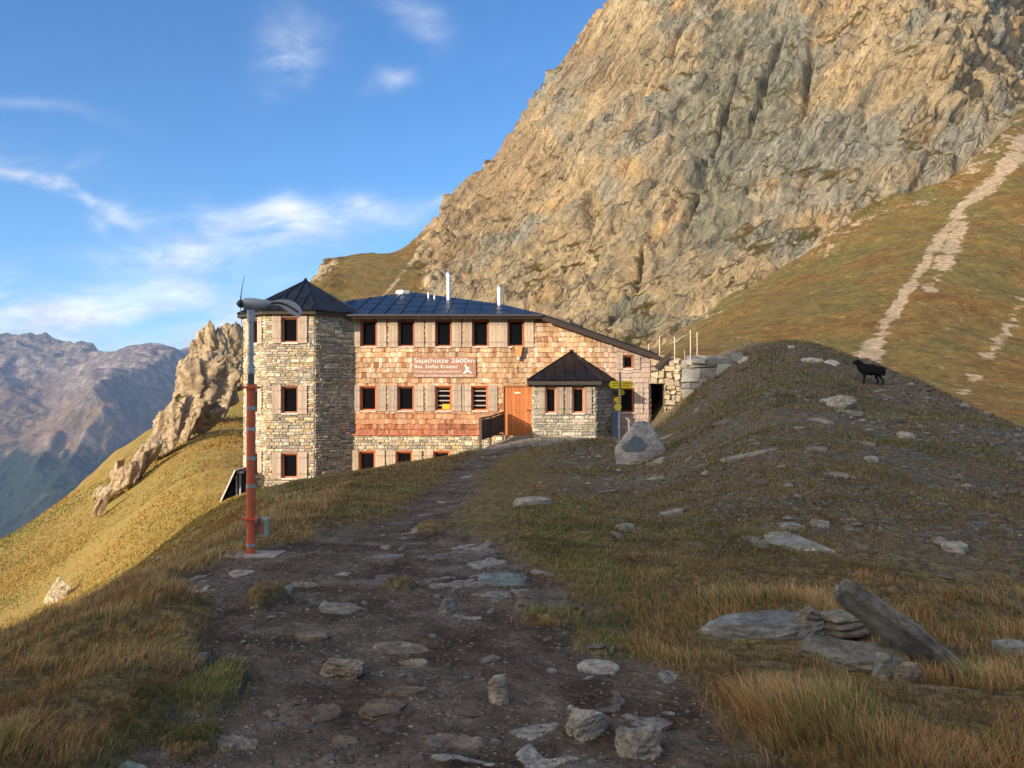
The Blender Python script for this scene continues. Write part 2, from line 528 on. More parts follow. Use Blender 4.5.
def mat_ground():
    m, N, bs = newmat('ground')
    pos = N.new('ShaderNodeNewGeometry').outputs['Position']
    path = N.attr('path'); rocky = N.attr('rocky')
    nb = N.noise(pos, 1.1, 5, .6); nf = N.noise(pos, 9, 6, .65); nm = N.noise(pos, 3.2, 5, .62)
    grass = N.ramp(nb, [(.3, (.135, .120, .042)), (.45, (.17, .135, .050)), (.55, (.19, .130, .050)), (.7, (.15, .135, .042))])
    grass = N.mix(N.smooth(nf, .35, .65), N.mix(1.0, grass, (.5, .5, .5), 'MULTIPLY'), N.mix(1.0, grass, (1.35, 1.3, 1.2), 'MULTIPLY'))
    dirt = N.ramp(nm, [(.3, (.066, .049, .033)), (.5, (.120, .094, .066)), (.68, (.185, .150, .112))])
    dirt = N.mix(N.smooth(N.noise(pos, 1.3, 5, .6), .45, .6), dirt, N.mix(1.0, dirt, (.58, .50, .45), 'MULTIPLY'))
    vor = N.new('ShaderNodeTexVoronoi', {'Vector': pos, 'Scale': 26.0})
    vor2 = N.new('ShaderNodeTexVoronoi', {'Vector': pos, 'Scale': 9.0})
    rnd = N.new('ShaderNodeSeparateColor', {0: vor.outputs['Color']}).outputs[0]
    rnd2 = N.new('ShaderNodeSeparateColor', {0: vor2.outputs['Color']}).outputs[1]
    peb = N.math('MULTIPLY', N.math('GREATER_THAN', rnd, .72), N.smooth(vor.outputs['Distance'], .42, .22))
    peb2 = N.math('MULTIPLY', N.math('GREATER_THAN', rnd2, .85), N.smooth(vor2.outputs['Distance'], .40, .25))
    pcol = N.ramp(rnd, [(.72, (.15, .125, .10)), (.88, (.22, .19, .155)), (1, (.34, .30, .25))])
    slate = N.ramp(nm, [(.3, (.11, .10, .085)), (.55, (.18, .165, .14)), (.75, (.28, .26, .225))])
    gravel = N.mix(N.smooth(nf, .4, .62), (.085, .070, .050), slate)
    c = N.mix(N.math('MULTIPLY', rocky, N.smooth(nm, .40, .56), clamp=True), grass, gravel)
    gl = N.attr('gold')
    c = N.mix(gl, c, N.mix(1.0, N.ramp(N.noise(pos, .5, 6, .65), [(.3, (.34, .21, .055)), (.5, (.30, .215, .055)), (.7, (.24, .20, .055))]), N.ramp(nf, [(.3, .65), (.7, 1.3)]), 'MULTIPLY'))
    c = N.mix(path, c, dirt)
    pm = N.math('MULTIPLY', N.math('MAXIMUM', peb, peb2), N.math('ADD', N.math('MULTIPLY', rocky, .8), path, clamp=True))
    c = N.mix(pm, c, pcol)
    fl = N.attr('flag'); fh = N.attr('flagh')
    flc = N.mix(1.0, N.ramp(fh, [(0, (.12, .095, .07)), (.35, (.17, .15, .125)), (.7, (.26, .24, .21)), (1, (.38, .355, .31))]), N.ramp(N.noise(N.new('ShaderNodeMapping', {0: pos, 2: (0, 0, .5), 3: (1, 5, 3)}).outputs[0], 7, 7, .7), [(.3, .5), (.7, 1.35)]), 'MULTIPLY')
    c = N.mix(N.smooth(N.math('ADD', fl, N.math('MULTIPLY', N.math('SUBTRACT', nf, .5), .9)), .35, .6), c, flc)
    c = N.mix(1.0, c, N.ramp(N.noise(pos, 22, 6, .75), [(.34, .55), (.5, 1.0), (.66, 1.45)]), 'MULTIPLY')
    pav = N.attr('pave')
    vp = N.new('ShaderNodeTexVoronoi', {'Vector': pos, 'Scale': 1.7}, feature='DISTANCE_TO_EDGE')
    pavec = N.mix(N.smooth(vp.outputs['Distance'], .015, .05), (.08, .07, .055), N.ramp(nf, [(.3, (.17, .155, .13)), (.7, (.30, .27, .23))]))
    c = N.mix(pav, c, pavec)
    N.put(bs.inputs['Base Color'], c)
    N.put(bs.inputs['Roughness'], .92)
    h = N.math('ADD', N.math('MULTIPLY', nf, .05), N.math('MULTIPLY', pm, .02))
    h = N.math('ADD', h, N.math('MULTIPLY', N.noise(pos, 38, 3, .6), .012))
    bp = N.new('ShaderNodeBump', {'Height': h, 'Strength': 1.0, 'Distance': 1.0})
    N.l.new(bp.outputs[0], bs.inputs['Normal'])
    return m


def mat_mountain():
    m, N, bs = newmat('mountain')
    geo = N.new('ShaderNodeNewGeometry')
    pos = geo.outputs['Position']
    tone = N.attr('tone'); tonb = N.attr('tonb'); rock = N.attr('rock'); scree = N.attr('scree'); green = N.attr('green')
    # strata: coordinates stretched along the dip direction
    t = Vector((.50, .25, .83)).normalized(); a = Vector((.82, -.25, -.50)); a = (a - t * a.dot(t)).normalized(); b = t.cross(a)
    wp = N.vmath('SCALE', N.noise(pos, .02, 2, .5, 0, 1)); wp.node.inputs[3].default_value = 9.0
    pw_ = N.vmath('ADD', pos, wp)
    sv = N.new('ShaderNodeCombineXYZ', {0: N.vmath('DOT_PRODUCT', pw_, tuple(a)), 1: N.vmath('DOT_PRODUCT', pw_, tuple(b)), 2: N.math('MULTIPLY', N.vmath('DOT_PRODUCT', pw_, tuple(t)), .15)}).outputs[0]
    s1 = N.noise(sv, .11, 9, .66, .5); s2 = N.noise(sv, .42, 9, .72, .9); s3 = N.noise(pos, 1.1, 8, .74, .4)
    big = N.noise(pos, .018, 5, .55, .4); big2 = N.noise(pos, .035, 6, .6, .3)
    # colours of rock: ochre, tan, grey, lichen green-grey
    rc = N.ramp(s1, [(.28, (.15, .13, .11)), (.42, (.30, .235, .165)), (.55, (.40, .29, .18)), (.66, (.47, .37, .26)), (.8, (.40, .36, .30))])
    grey = N.ramp(s2, [(.3, (.10, .098, .095)), (.5, (.23, .22, .20)), (.7, (.38, .355, .31))])
    rc = N.mix(N.smooth(big, .46, .60), rc, grey)
    och = N.ramp(s2, [(.3, (.27, .16, .075)), (.6, (.52, .33, .165))])
    rc = N.mix(N.math('MULTIPLY', N.smooth(big2, .53, .64), .75), rc, och)
    rc = N.mix(N.math('MULTIPLY', N.smooth(s2, .47, .36), .75), rc, (.10, .085, .07))
    rc = N.mix(N.math('MULTIPLY', N.smooth(s3, .54, .66), .45), rc, (.50, .42, .32))
    rc = N.mix(N.math('MULTIPLY', N.smooth(s3, .45, .36), .5), rc, (.11, .095, .08))
    vo = N.new('ShaderNodeTexVoronoi', {'Vector': N.vmath('ADD', sv, N.vmath('SCALE', N.noise(sv, .8, 3, .6, 0, 1))), 'Scale': .42})
    vb = N.new('ShaderNodeTexVoronoi', {'Vector': sv, 'Scale': 1.5})
    cellr = N.new('ShaderNodeSeparateColor', {0: vo.outputs['Color']}).outputs
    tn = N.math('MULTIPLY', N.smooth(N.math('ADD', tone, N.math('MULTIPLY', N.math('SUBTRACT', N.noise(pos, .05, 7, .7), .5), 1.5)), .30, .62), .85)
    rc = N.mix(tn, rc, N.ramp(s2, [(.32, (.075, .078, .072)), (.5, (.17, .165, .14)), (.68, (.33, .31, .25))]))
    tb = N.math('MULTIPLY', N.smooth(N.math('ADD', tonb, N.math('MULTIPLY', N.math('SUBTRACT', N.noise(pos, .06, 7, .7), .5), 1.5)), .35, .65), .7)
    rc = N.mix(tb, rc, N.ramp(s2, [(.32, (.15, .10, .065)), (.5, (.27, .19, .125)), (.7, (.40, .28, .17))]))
    rc = N.mix(1.0, rc, N.ramp(N.noise(pos, .6, 10, .82), [(.34, .66), (.5, 1.0), (.66, 1.36)]), 'MULTIPLY')
    rc = N.mix(1.0, rc, (1.22, 1.24, 1.12), 'MULTIPLY')
    rc = N.mix(N.math('MULTIPLY', N.attr('pale'), .85), rc, N.mix(1.0, N.ramp(N.noise(pos, 1.0, 8, .72, .5), [(.32, (.14, .105, .07)), (.44, (.34, .255, .165)), (.58, (.52, .405, .28)), (.72, (.42, .38, .32))]), N.ramp(N.noise(pos, 4.5, 6, .75), [(.35, .6), (.65, 1.25)]), 'MULTIPLY'))
    wsv = N.vmath('ADD', sv, N.vmath('SCALE', N.noise(sv, .5, 5, .7, 0, 1)))
    ck = None
    for sc_, wd in ((.16, .030), (.45, .045)):
        ve = N.new('ShaderNodeTexVoronoi', {'Vector': wsv, 'Scale': sc_}, feature='DISTANCE_TO_EDGE')
        k_ = N.math('MULTIPLY', N.smooth(ve.outputs['Distance'], wd, 0.0), N.smooth(N.noise(pos, .08 if sc_ < .3 else .2, 4, .6), .46, .6))
        ck = k_ if ck is None else N.math('MAXIMUM', ck, k_)
    rc = N.mix(N.math('MULTIPLY', ck, .75), rc, (.07, .06, .05))
    patchg = N.noise(pos, .06, 6, .65, .2)
    up = N.new('ShaderNodeSeparateXYZ', {0: geo.outputs['Normal']}).outputs[2]
    ledge = N.math('MULTIPLY', N.smooth(patchg, .53, .60), N.smooth(up, .48, .66))
    gn = N.noise(N.new('ShaderNodeMapping', {0: pos, 3: (1, 1, .4)}).outputs[0], .09, 7, .68); gn2 = N.noise(pos, 1.2, 6, .75)
    gc = N.ramp(gn, [(.3, (.17, .080, .022)), (.42, (.22, .125, .034)), (.52, (.20, .138, .040)), (.62, (.16, .130, .038)), (.75, (.23, .155, .055))])
    gc = N.mix(1.0, gc, N.ramp(gn2, [(.3, .55), (.5, 1.0), (.7, 1.35)]), 'MULTIPLY')
    gold = N.ramp(gn, [(.3, (.34, .21, .055)), (.5, (.30, .215, .055)), (.7, (.24, .20, .055))])
    gold = N.mix(1.0, gold, N.ramp(gn2, [(.3, .6), (.5, 1.0), (.7, 1.3)]), 'MULTIPLY')
    gc = N.mix(1.0, gc, (.72, .76, .80), 'MULTIPLY')
    gc = N.mix(1.0, gc, N.ramp(N.noise(pos, .35, 8, .8), [(.36, .65), (.5, 1.0), (.64, 1.3)]), 'MULTIPLY')
    gc = N.mix(green, gc, gold)
    stn = N.math('MULTIPLY', N.smooth(N.noise(pos, .9, 5, .7), .60, .66), .6)
    gc = N.mix(stn, gc, (.34, .27, .19))
    rc = N.mix(ledge, rc, N.mix(1.0, gc, (.85, .9, .9), 'MULTIPLY'))
    edge = N.math('ADD', rock, N.math('MULTIPLY', N.math('SUBTRACT', N.noise(pos, .12, 6, .7), .5), 1.6))
    c = N.mix(N.smooth(edge, .35, .65), gc, rc)
    scree = N.math('MULTIPLY', scree, N.ramp(N.noise(pos, .09, 5, .7), [(.38, .55), (.6, 1.25)]))
    sedge = N.math('ADD', scree, N.math('MULTIPLY', N.math('SUBTRACT', N.noise(pos, .30, 6, .72), .5), 2.2))
    scc = N.mix(N.smooth(gn2, .4, .6), (.27, .205, .135), (.43, .335, .235))
    c = N.mix(N.math('MULTIPLY', N.smooth(sedge, .38, .62), N.smooth(scree, .08, .3)), c, scc)
    N.put(bs.inputs['Base Color'], c)
    N.put(bs.inputs['Roughness'], .95)
    hr = N.math('ADD', N.math('MULTIPLY', s2, 2.4), N.math('MULTIPLY', s3, 1.0))
    hr = N.math('ADD', hr, N.math('ADD', N.math('MULTIPLY', ck, -1.2), N.math('MULTIPLY', N.noise(pos, .6, 9, .78), 1.6)))
    hg = N.math('MULTIPLY', gn2, .45)
    hh = N.new('ShaderNodeMix', {0: rock, 2: hg, 3: hr}, data_type='FLOAT').outputs[0]
    bp = N.new('ShaderNodeBump', {'Height': hh, 'Strength': N.math('SUBTRACT', .9, N.math('MULTIPLY', N.attr('pale'), .52)), 'Distance': 1.0})
    N.l.new(bp.outputs[0], bs.inputs['Normal'])
    return m


def mat_far():
    m, N, bs = newmat('far_mountains')
    geo = N.new('ShaderNodeNewGeometry')
    pos = geo.outputs['Position']
    z = N.new('ShaderNodeSeparateXYZ', {0: pos}).outputs[2]
    up = N.new('ShaderNodeSeparateXYZ', {0: geo.outputs['Normal']}).outputs[2]
    n = N.noise(pos, .0035, 8, .62); n2 = N.noise(pos, .02, 7, .68)
    rock = N.ramp(n2, [(.36, (.07, .058, .055)), (.5, (.15, .12, .11)), (.64, (.30, .25, .22))])
    heath = N.ramp(n, [(.35, (.16, .10, .06)), (.5, (.20, .13, .078)), (.65, (.12, .10, .048))])
    forest = N.ramp(n2, [(.35, (.006, .013, .010)), (.65, (.020, .034, .018))])
    zz = N.math('ADD', z, N.math('MULTIPLY', N.math('SUBTRACT', N.noise(pos, .007, 8, .7), .5), 330.0))
    c = N.mix(N.smooth(zz, 0.0, 130.0), heath, rock)
    c = N.mix(N.math('MULTIPLY', N.smooth(up, .78, .6), .7), c, rock)
    c = N.mix(N.smooth(zz, -190.0, -270.0), c, forest)
    mead = N.math('MULTIPLY', N.smooth(zz, -330.0, -380.0), N.smooth(N.noise(pos, .006, 3), .58, .62))
    c = N.mix(mead, c, (.06, .08, .03))
    N.put(bs.inputs['Base Color'], c)
    N.put(bs.inputs['Roughness'], 1.0)
    bp = N.new('ShaderNodeBump', {'Height': N.math('MULTIPLY', n2, 60.0), 'Strength': .6, 'Distance': 1.0})
    N.l.new(bp.outputs[0], bs.inputs['Normal'])
    return m


MGROUND, MMTN, MFAR = mat_ground(), mat_mountain(), mat_far()
DSPLIT = 40.0


def build_ground():
    px = cols(-140, 1164, 2.0, -900, 1924, 20)
    d = np.concatenate([np.geomspace(.5, 2.2, 40)[:-1], 1280.0 / np.linspace(1280 / 2.2, 1280 / 20, 330)[:-1], np.linspace(20, DSPLIT, 130)])
    D, PX = np.meshgrid(d, px, indexing='ij')
    X = (PX - CX) / F * D
    Z = base_z(PX, D) + bumps(PX, D, X, D)
    pth = path_mask(X, D)
    P = np.stack([X, D, X * 0], -1)
    wq = np.stack([X * 2.6 + .5 * D, D * 3.4 - .6 * X, X * 0], -1) + fbm(P * 4, 3, 17)[..., None] * .5
    hh = np.zeros(X.shape); ee = np.zeros(X.shape); nm_ = D < 30
    hh[nm_], ee[nm_] = worley(wq[nm_], 5)
    flag = (hh > .70) * sstep(ee, .04, .2) * pth * sstep(fbm(P * .9, 3, 19), -.35, .1) * sstep(D, 28, 14)
    rough_ = fbm(P * 11, 3, 23) * .012 * sstep(D, 12, 5)
    Z = Z + flag * (.012 + .03 * (hh - .7)) * np.clip(1 + fbm(P * 7, 2, 29), .4, 1.6) + rough_
    hh = np.clip((hh - .70) / .30, 0, 1)
    # bare stony ground: the mound and right of the path
    rk = sstep(X, .2, 2.0) * sstep(D, 6.5, 9.5) * .9 + sstep(X, 2.5, 5) * .25
    rk = np.clip(rk + fbm(P * .35, 3, 40) * .6 - .05, 0, 1) * (1 - pth) * sstep(X, -.8, .6)
    gold = np.clip(sstep(X + D * .27, 0, -1.6) * sstep(D, 10, 17) + sstep(D, 33, 36), 0, 1)
    pave = sstep(X, -1.0, -.6) * sstep(D, 25.8, 26.6) * sstep(X, 4.5, 4.1) * (pth > .5) * sstep(D, 33, 32)
    mesh_np('ground', np.stack([X, D, Z], -1).reshape(-1, 3), grid_faces(*D.shape), MGROUND,
            attrs={'path': pth.ravel(), 'rocky': rk.ravel(), 'pave': pave.ravel(), 'gold': gold.ravel(), 'flag': flag.ravel(), 'flagh': hh.ravel()}, smooth=True)['kind'] = 'structure'


def seg_mask(px, py, line, w):
    best = np.full(px.shape, 1e9)
    for (x0, y0, w0), (x1, y1, w1) in zip(line[:-1], line[1:]):
        dx, dy = x1 - x0, y1 - y0
        t = np.clip(((px - x0) * dx + (py - y0) * dy) / (dx * dx + dy * dy), 0, 1)
        r = np.hypot(px - x0 - t * dx, py - y0 - t * dy) / (w0 + (w1 - w0) * t)
        best = np.minimum(best, r)
    return np.clip(1 - best * w, 0, 1)


def build_mountain():
    px = cols(-60, 1124, 1.5, -900, 1924, 20)
    d = np.concatenate([np.geomspace(DSPLIT, 135, 170)[:-1], np.geomspace(135, 430, 500)[:-1], np.geomspace(430, 1000, 40)])
    D, PX = np.meshgrid(d, px, indexing='ij')
    X = (PX - CX) / F * D
    Z = base_z(PX, D)
    PY = HY - (Z - EYE) / D * F
    foot = np.interp(PX, *zip(*FOOT))
    rock = sstep(PY, foot + 6, foot - 14) * sstep(D, 110, 140) * sstep(PX, 395, 450)
    # crags on the far left saddle
    crag = np.exp(-((PX - 326) / 15) ** 2 - ((D - 300) / 40) ** 2)
    rock = np.clip(rock + crag * 1.2, 0, 1)
    # ochre grass strip on the left part of the ridge
    rock *= 1 - .9 * np.clip(1 - np.hypot((PX - 375) / 55, (PY - 285) / 30), 0, 1)
    P = np.stack([X, D, Z], -1)
    # normals
    du = np.gradient(P, axis=1); dv = np.gradient(P, axis=0)
    nr = np.cross(du, dv); nr /= np.linalg.norm(nr, axis=-1, keepdims=True) + 1e-9
    # strata frame: long axis t leans right going up
    t = np.array([.50, .25, .83]); t /= np.linalg.norm(t)
    a = np.array([.82, -.25, -.50]); a -= t * (a @ t); a /= np.linalg.norm(a)
    b = np.cross(t, a)
    Q = np.stack([P @ a, P @ b, (P @ t) * .11], -1)
    Q = Q + fbm(P * .02, 2, 3)[..., None] * 3.5
    r1 = fbm(Q / 26, 4, 11, ridged=True); r2 = fbm(Q / 8.0, 4, 23, gain=.6, ridged=True); r3 = fbm(Q / 2.6, 3, 37, gain=.65)
    blk = fbm(P / 14, 4, 51, gain=.6)
    far = np.clip(D / 300, .4, 1.2)
    m_ = rock > .02
    w1 = np.zeros(rock.shape); w2 = np.zeros(rock.shape); c1 = np.zeros(rock.shape); c2 = np.zeros(rock.shape)
    Qm = np.stack([P @ a, P @ b, (P @ t) * .10], -1)[m_]
    Qm = Qm + np.stack([fbm(P[m_] / 9, 3, s_) for s_ in (1, 2, 3)], -1) * 2.2
    for sc_, am_, arr in ((11, 2.6, w1), (4.4, 1.25, w2), (1.8, .5, c1)):
        hsh, ed = worley(Qm / sc_, int(sc_ * 10))
        arr[m_] = (hsh - .5) * 2 * am_ * sstep(ed, 0, .12) - np.exp(-(ed / .07) ** 2) * am_ * .55
    disp = (r1 * 5.5 + r2 * 3.0 + r3 * 1.0 + blk * .8 + w1 + w2 + c1) * far
    # stepped facets
    st = (P @ b + r2 * 4) / 9.0
    disp += (np.abs((st % 1) - .5) * 2) ** 2 * 2.6 * far
    mk = (rock > .9) & (PX > 400) & (PX < 1100)
    disp = disp - disp[mk].mean() - 1.5
    disp = disp * rock
    disp += (1 - rock) * (fbm(P / 12, 4, 61) * .9 + fbm(P / 3.0, 3, 63) * .25) * sstep(D, 45, 90)
    # long shallow gullies running down the grass apron
    cleft = np.exp(-(((PX - 591) + (PY - 208) * .28) / 4.0) ** 2 - ((PY - 208) / 13) ** 2)
    disp -= cleft * 9
    for cx, cy, k, w, h in [(722, 110, .35, 3, 60), (770, 60, .4, 3, 60), (700, 190, .5, 2.5, 35), (640, 250, .4, 2.2, 25), (805, 60, .15, 3, 40), (560, 150, .6, 2.5, 40), (668, 50, .5, 3, 40)]:
        disp -= np.exp(-(((PX - cx) + (PY - cy) * k) / w) ** 2 - ((PY - cy) / h) ** 2) * 6
    disp += crag * 2.0 * (1 + fbm(P / 6, 3, 77))
    P = P + nr * disp[..., None]
    scr = np.maximum.reduce([
        seg_mask(PX, PY, [(1040, 125, 12), (990, 185, 8.5), (945, 228, 6), (915, 280, 5.5), (888, 320, 5.5), (866, 360, 15)], .58),
        seg_mask(PX, PY, [(962, 225, 9), (945, 262, 13), (930, 290, 10)], .75),
        seg_mask(PX, PY, [(1040, 270, 16), (1000, 340, 15), (965, 395, 26)], 1.0) * .58,
        seg_mask(PX, PY, [(440, 235, 8), (400, 275, 3), (380, 300, 3)], 1.0) * .8,
        seg_mask(PX, PY, [(470, 240, 6), (425, 290, 6)], 1.0) * .6,
        np.exp(-((PY - foot - 6) / 22) ** 2) * (PX > 640) * .36,
        seg_mask(PX, PY, [(240, 418, 2), (150, 480, 3), (90, 530, 1.5)], 1.0) * .45])
    green = sstep(PX, 330, 250)
    el = lambda cx, cy, rx, ry: np.exp(-((PX - cx) / rx) ** 2 - ((PY - cy) / ry) ** 2)
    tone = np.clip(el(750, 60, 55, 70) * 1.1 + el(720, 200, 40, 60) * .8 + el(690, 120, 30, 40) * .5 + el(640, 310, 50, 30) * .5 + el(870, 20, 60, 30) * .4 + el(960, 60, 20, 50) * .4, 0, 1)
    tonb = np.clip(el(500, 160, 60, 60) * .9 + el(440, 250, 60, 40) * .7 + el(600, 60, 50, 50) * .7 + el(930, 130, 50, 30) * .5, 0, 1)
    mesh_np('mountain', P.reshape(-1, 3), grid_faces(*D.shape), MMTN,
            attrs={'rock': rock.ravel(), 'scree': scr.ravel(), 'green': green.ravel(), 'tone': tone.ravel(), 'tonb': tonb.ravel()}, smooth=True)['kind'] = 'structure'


def build_far():
    # (px, d, py)
    C = [(-300, 5000, 330), (-150, 5000, 352), (-60, 5000, 338), (0, 5000, 344), (20, 5000, 343), (42, 5000, 350), (60, 5000, 348), (83, 5000, 341), (100, 5000, 351), (116, 5000, 356), (128, 5000, 353), (155, 4900, 342), (172, 4900, 349), (190, 4900, 357), (230, 4800, 385), (300, 4700, 390), (450, 4800, 380),
         (155, 4500, 352), (118, 4200, 362), (110, 3900, 386), (102, 3600, 418), (70, 3300, 462), (40, 3000, 500),
         (60, 4300, 398), (30, 4000, 420), (0, 4300, 385), (0, 3600, 440), (-80, 3600, 450), (0, 3000, 520), (-150, 3000, 520), (30, 3900, 430),
         (135, 3900, 425), (150, 3500, 470), (150, 3200, 495), (110, 3000, 512), (75, 2800, 520), (200, 3400, 470), (200, 4300, 395), (300, 3500, 470),
         (-300, 4000, 420), (-300, 2500, 620), (0, 2400, 600), (60, 2400, 590), (200, 2400, 600), (400, 2400, 600), (450, 4000, 450),
         (-300, 6500, 420), (0, 6500, 420), (200, 6500, 430), (450, 6500, 430)]
    A = np.array(C, float)
    ca, cb = A[:, 0] / 120, A[:, 1] / 700
    s = (HY - A[:, 2]) / F
    n = len(A)
    K = _phi((ca[:, None] - ca) ** 2 + (cb[:, None] - cb) ** 2) + np.eye(n) * 1e-3
    Pm = np.stack([np.ones(n), ca, cb], 1)
    w = np.linalg.solve(np.block([[K, Pm], [Pm.T, np.zeros((3, 3))]]), np.concatenate([s, np.zeros(3)]))
    px = np.arange(-420, 520, 2.0); d = np.linspace(2400, 6600, 420)
    D, PX = np.meshgrid(d, px, indexing='ij')
    a, b = (PX / 120).ravel(), (D / 700).ravel()
    q = np.concatenate([_phi((a[i:i + 20000, None] - ca) ** 2 + (b[i:i + 20000, None] - cb) ** 2) @ w[:-3] for i in range(0, a.size, 20000)])
    q = q + w[-3] + w[-2] * a + w[-1] * b
    X = (PX - CX) / F * D
    Z = EYE + q.reshape(D.shape) * D
    P = np.stack([X, D, X * 0], -1)
    wv = np.stack([fbm(P / 900, 2, 5), fbm(P / 900, 2, 6), P[..., 0] * 0], -1) * 250
    rg = fbm((P + wv) / 800, 6, 91, gain=.55, ridged=True); rg = np.sign(rg) * np.abs(rg) ** 1.25 * 1.5
    rf = fbm((P + wv) / 170, 4, 95, gain=.55, ridged=True)
    Z = Z + (rg * 95 + rf * 42) - 42
    mesh_np('far_mountains', np.stack([X, D, Z], -1).reshape(-1, 3), grid_faces(*D.shape), MFAR, smooth=True)['kind'] = 'structure'


# hill behind and left of the camera whose shadow lies over the foreground
BPROF = [(-200, -60), (-60, -18), (-35, -9.5), (-29, -6.5), (-25.3, -2.2), (-23, 1.2), (-21, 4), (-19.4, 5.3), (-18, 6.3), (-17.3, 8.2), (-16.5, 10.8), (-14, 12), (-10, 13.5), (0, 14.5), (30, 17), (90, 26)]


def build_hill():
    u = np.concatenate([np.arange(-160, -40, 4.0), np.arange(-40, 10, .4), np.arange(10, 121, 4.0)])
    r = np.concatenate([np.arange(-2, 60, 2.0), np.arange(60, 100, 1.0), np.arange(100, 240, 6.0)])
    Rr, U = np.meshgrid(r, u, indexing='ij')
    h = np.array([math.sin(SUN_AZ), math.cos(SUN_AZ)]); uh = np.array([math.cos(SUN_AZ), -math.sin(SUN_AZ)])
    X = -h[0] * Rr + uh[0] * U; Y = -h[1] * Rr + uh[1] * U
    B = np.interp(U, *zip(*BPROF)) + 80 * math.tan(SUN_EL)
    k = np.clip(Rr / 80, 0, 1) ** 1.7
    low = np.minimum(-.35 - .55 * np.clip(-U - 6, 0, 60), -.35) * np.clip(1 - np.abs(Rr - 0) / 200, 0, 1)
    Z = low * (1 - k) + B * k
    Z = np.where(Rr > 80, B - (Rr - 80) * .12, Z)
    P = np.stack([X, Y, X * 0], -1)
    Z = Z + fbm(P / 5, 4, 8) * .5 * np.clip(Rr / 30, 0, 1)
    Z = np.where(Y > 1.0, np.minimum(Z, -1.2 - .6 * (Y - 1)), Z)
    o = mesh_np('hill', np.stack([X, Y, Z], -1).reshape(-1, 3), grid_faces(*X.shape), MMTN,
                attrs={'rock': np.zeros(X.size), 'scree': np.zeros(X.size), 'green': np.zeros(X.size)}, smooth=True)
    o['kind'] = 'structure'


build_ground()
build_mountain()
build_far()
build_hill()
# ------------------------------------------------------------------ building materials
def tmat(name, base=(1, 1, 1), rough=.8, metal=0.0, nscale=6.0, var=.35, stretch=(1, 1, 1), bump=.01, spec=.25, detail=5):
    """colour = tint attribute x base x noise"""
    m, N, bs = newmat(name)
    co = N.new('ShaderNodeTexCoord').outputs['Object']
    mp = N.new('ShaderNodeMapping', {0: co, 3: stretch}).outputs[0]
    n = N.noise(mp, nscale, detail, .62)
    v = N.ramp(n, [(.25, 1 - var), (.5, 1.0), (.75, 1 + var)])
    c = N.mix(1.0, N.attr('tint', 'Color'), base, 'MULTIPLY')
    c = N.mix(1.0, c, v, 'MULTIPLY')
    N.put(bs.inputs['Base Color'], c)
    N.put(bs.inputs['Roughness'], N.math('ADD', N.math('MULTIPLY', n, .25), rough - .12, clamp=True))
    bs.inputs['Metallic'].default_value = metal
    bs.inputs['Specular IOR Level'].default_value = spec
    if bump:
        bp = N.new('ShaderNodeBump', {'Height': N.math('MULTIPLY', n, bump), 'Strength': 1.0, 'Distance': 1.0})
        N.l.new(bp.outputs[0], bs.inputs['Normal'])
    return m


MSTONE = tmat('rubble_stone', nscale=9, var=.45, bump=.02)
MSHING = tmat('wood_shingle', nscale=9, var=.30, stretch=(3, 3, .5), bump=.006)
MWOOD = tmat('weathered_wood', nscale=14, var=.28, stretch=(2, 2, .25), bump=.004)
MPAINT = tmat('painted_wood', nscale=10, var=.18, stretch=(1, 1, .4), bump=.002, rough=.6)
MROOF = tmat('metal_roofing', nscale=1.6, var=.35, rough=.42, metal=.75, bump=.0, spec=.5)
MDARK = tmat('dark_boards', nscale=8, var=.3, rough=.7)
MMETAL = tmat('galvanised_metal', nscale=9, var=.18, rough=.45, metal=.6, bump=0)
MGLOSS = tmat('gloss_paint', nscale=14, var=.16, rough=.45, bump=.0006, spec=.4)
def rock_mat():
    m, N, bs = newmat('slate_rock')
    co = N.new('ShaderNodeTexCoord').outputs['Object']
    gp = N.new('ShaderNodeNewGeometry').outputs['Position']
    st = N.new('ShaderNodeMapping', {0: co, 2: (R(8), R(5), 0), 3: (1, 1, 6)}).outputs[0]
    n1 = N.noise(st, 5, 8, .68, .4); n2 = N.noise(gp, 16, 8, .72); n3 = N.noise(gp, 3.1, 4, .6)
    c = N.mix(1.0, N.attr('tint', 'Color'), N.ramp(n1, [(.28, .50), (.5, .92), (.72, 1.35)]), 'MULTIPLY')
    c = N.mix(1.0, c, N.ramp(n2, [(.3, .55), (.5, 1.0), (.7, 1.4)]), 'MULTIPLY')
    c = N.mix(N.math('MULTIPLY', N.smooth(n3, .55, .68), .5), c, N.mix(1.0, c, (.95, .78, .55), 'MULTIPLY'))
    li = N.math('MULTIPLY', N.smooth(N.noise(gp, 11, 5, .7), .62, .68), .5)
    c = N.mix(li, c, (.30, .32, .22))
    N.put(bs.inputs['Base Color'], c); N.put(bs.inputs['Roughness'], .9)
    h = N.math('ADD', N.math('MULTIPLY', n1, .035), N.math('MULTIPLY', n2, .022))
    bp = N.new('ShaderNodeBump', {'Height': h, 'Strength': 1.0, 'Distance': 1.0})
    N.l.new(bp.outputs[0], bs.inputs['Normal'])
    return m


MROCK = rock_mat()
MINT = tmat('dark_interior', base=(.012, .011, .012), rough=.9)


def mat_glass():
    m, N, bs = newmat('window_glass')
    N.put(bs.inputs['Base Color'], (.006, .006, .008, 1))
    N.put(bs.inputs['Roughness'], .12)
    bs.inputs['Specular IOR Level'].default_value = .35
    return m


MGLASS = mat_glass()


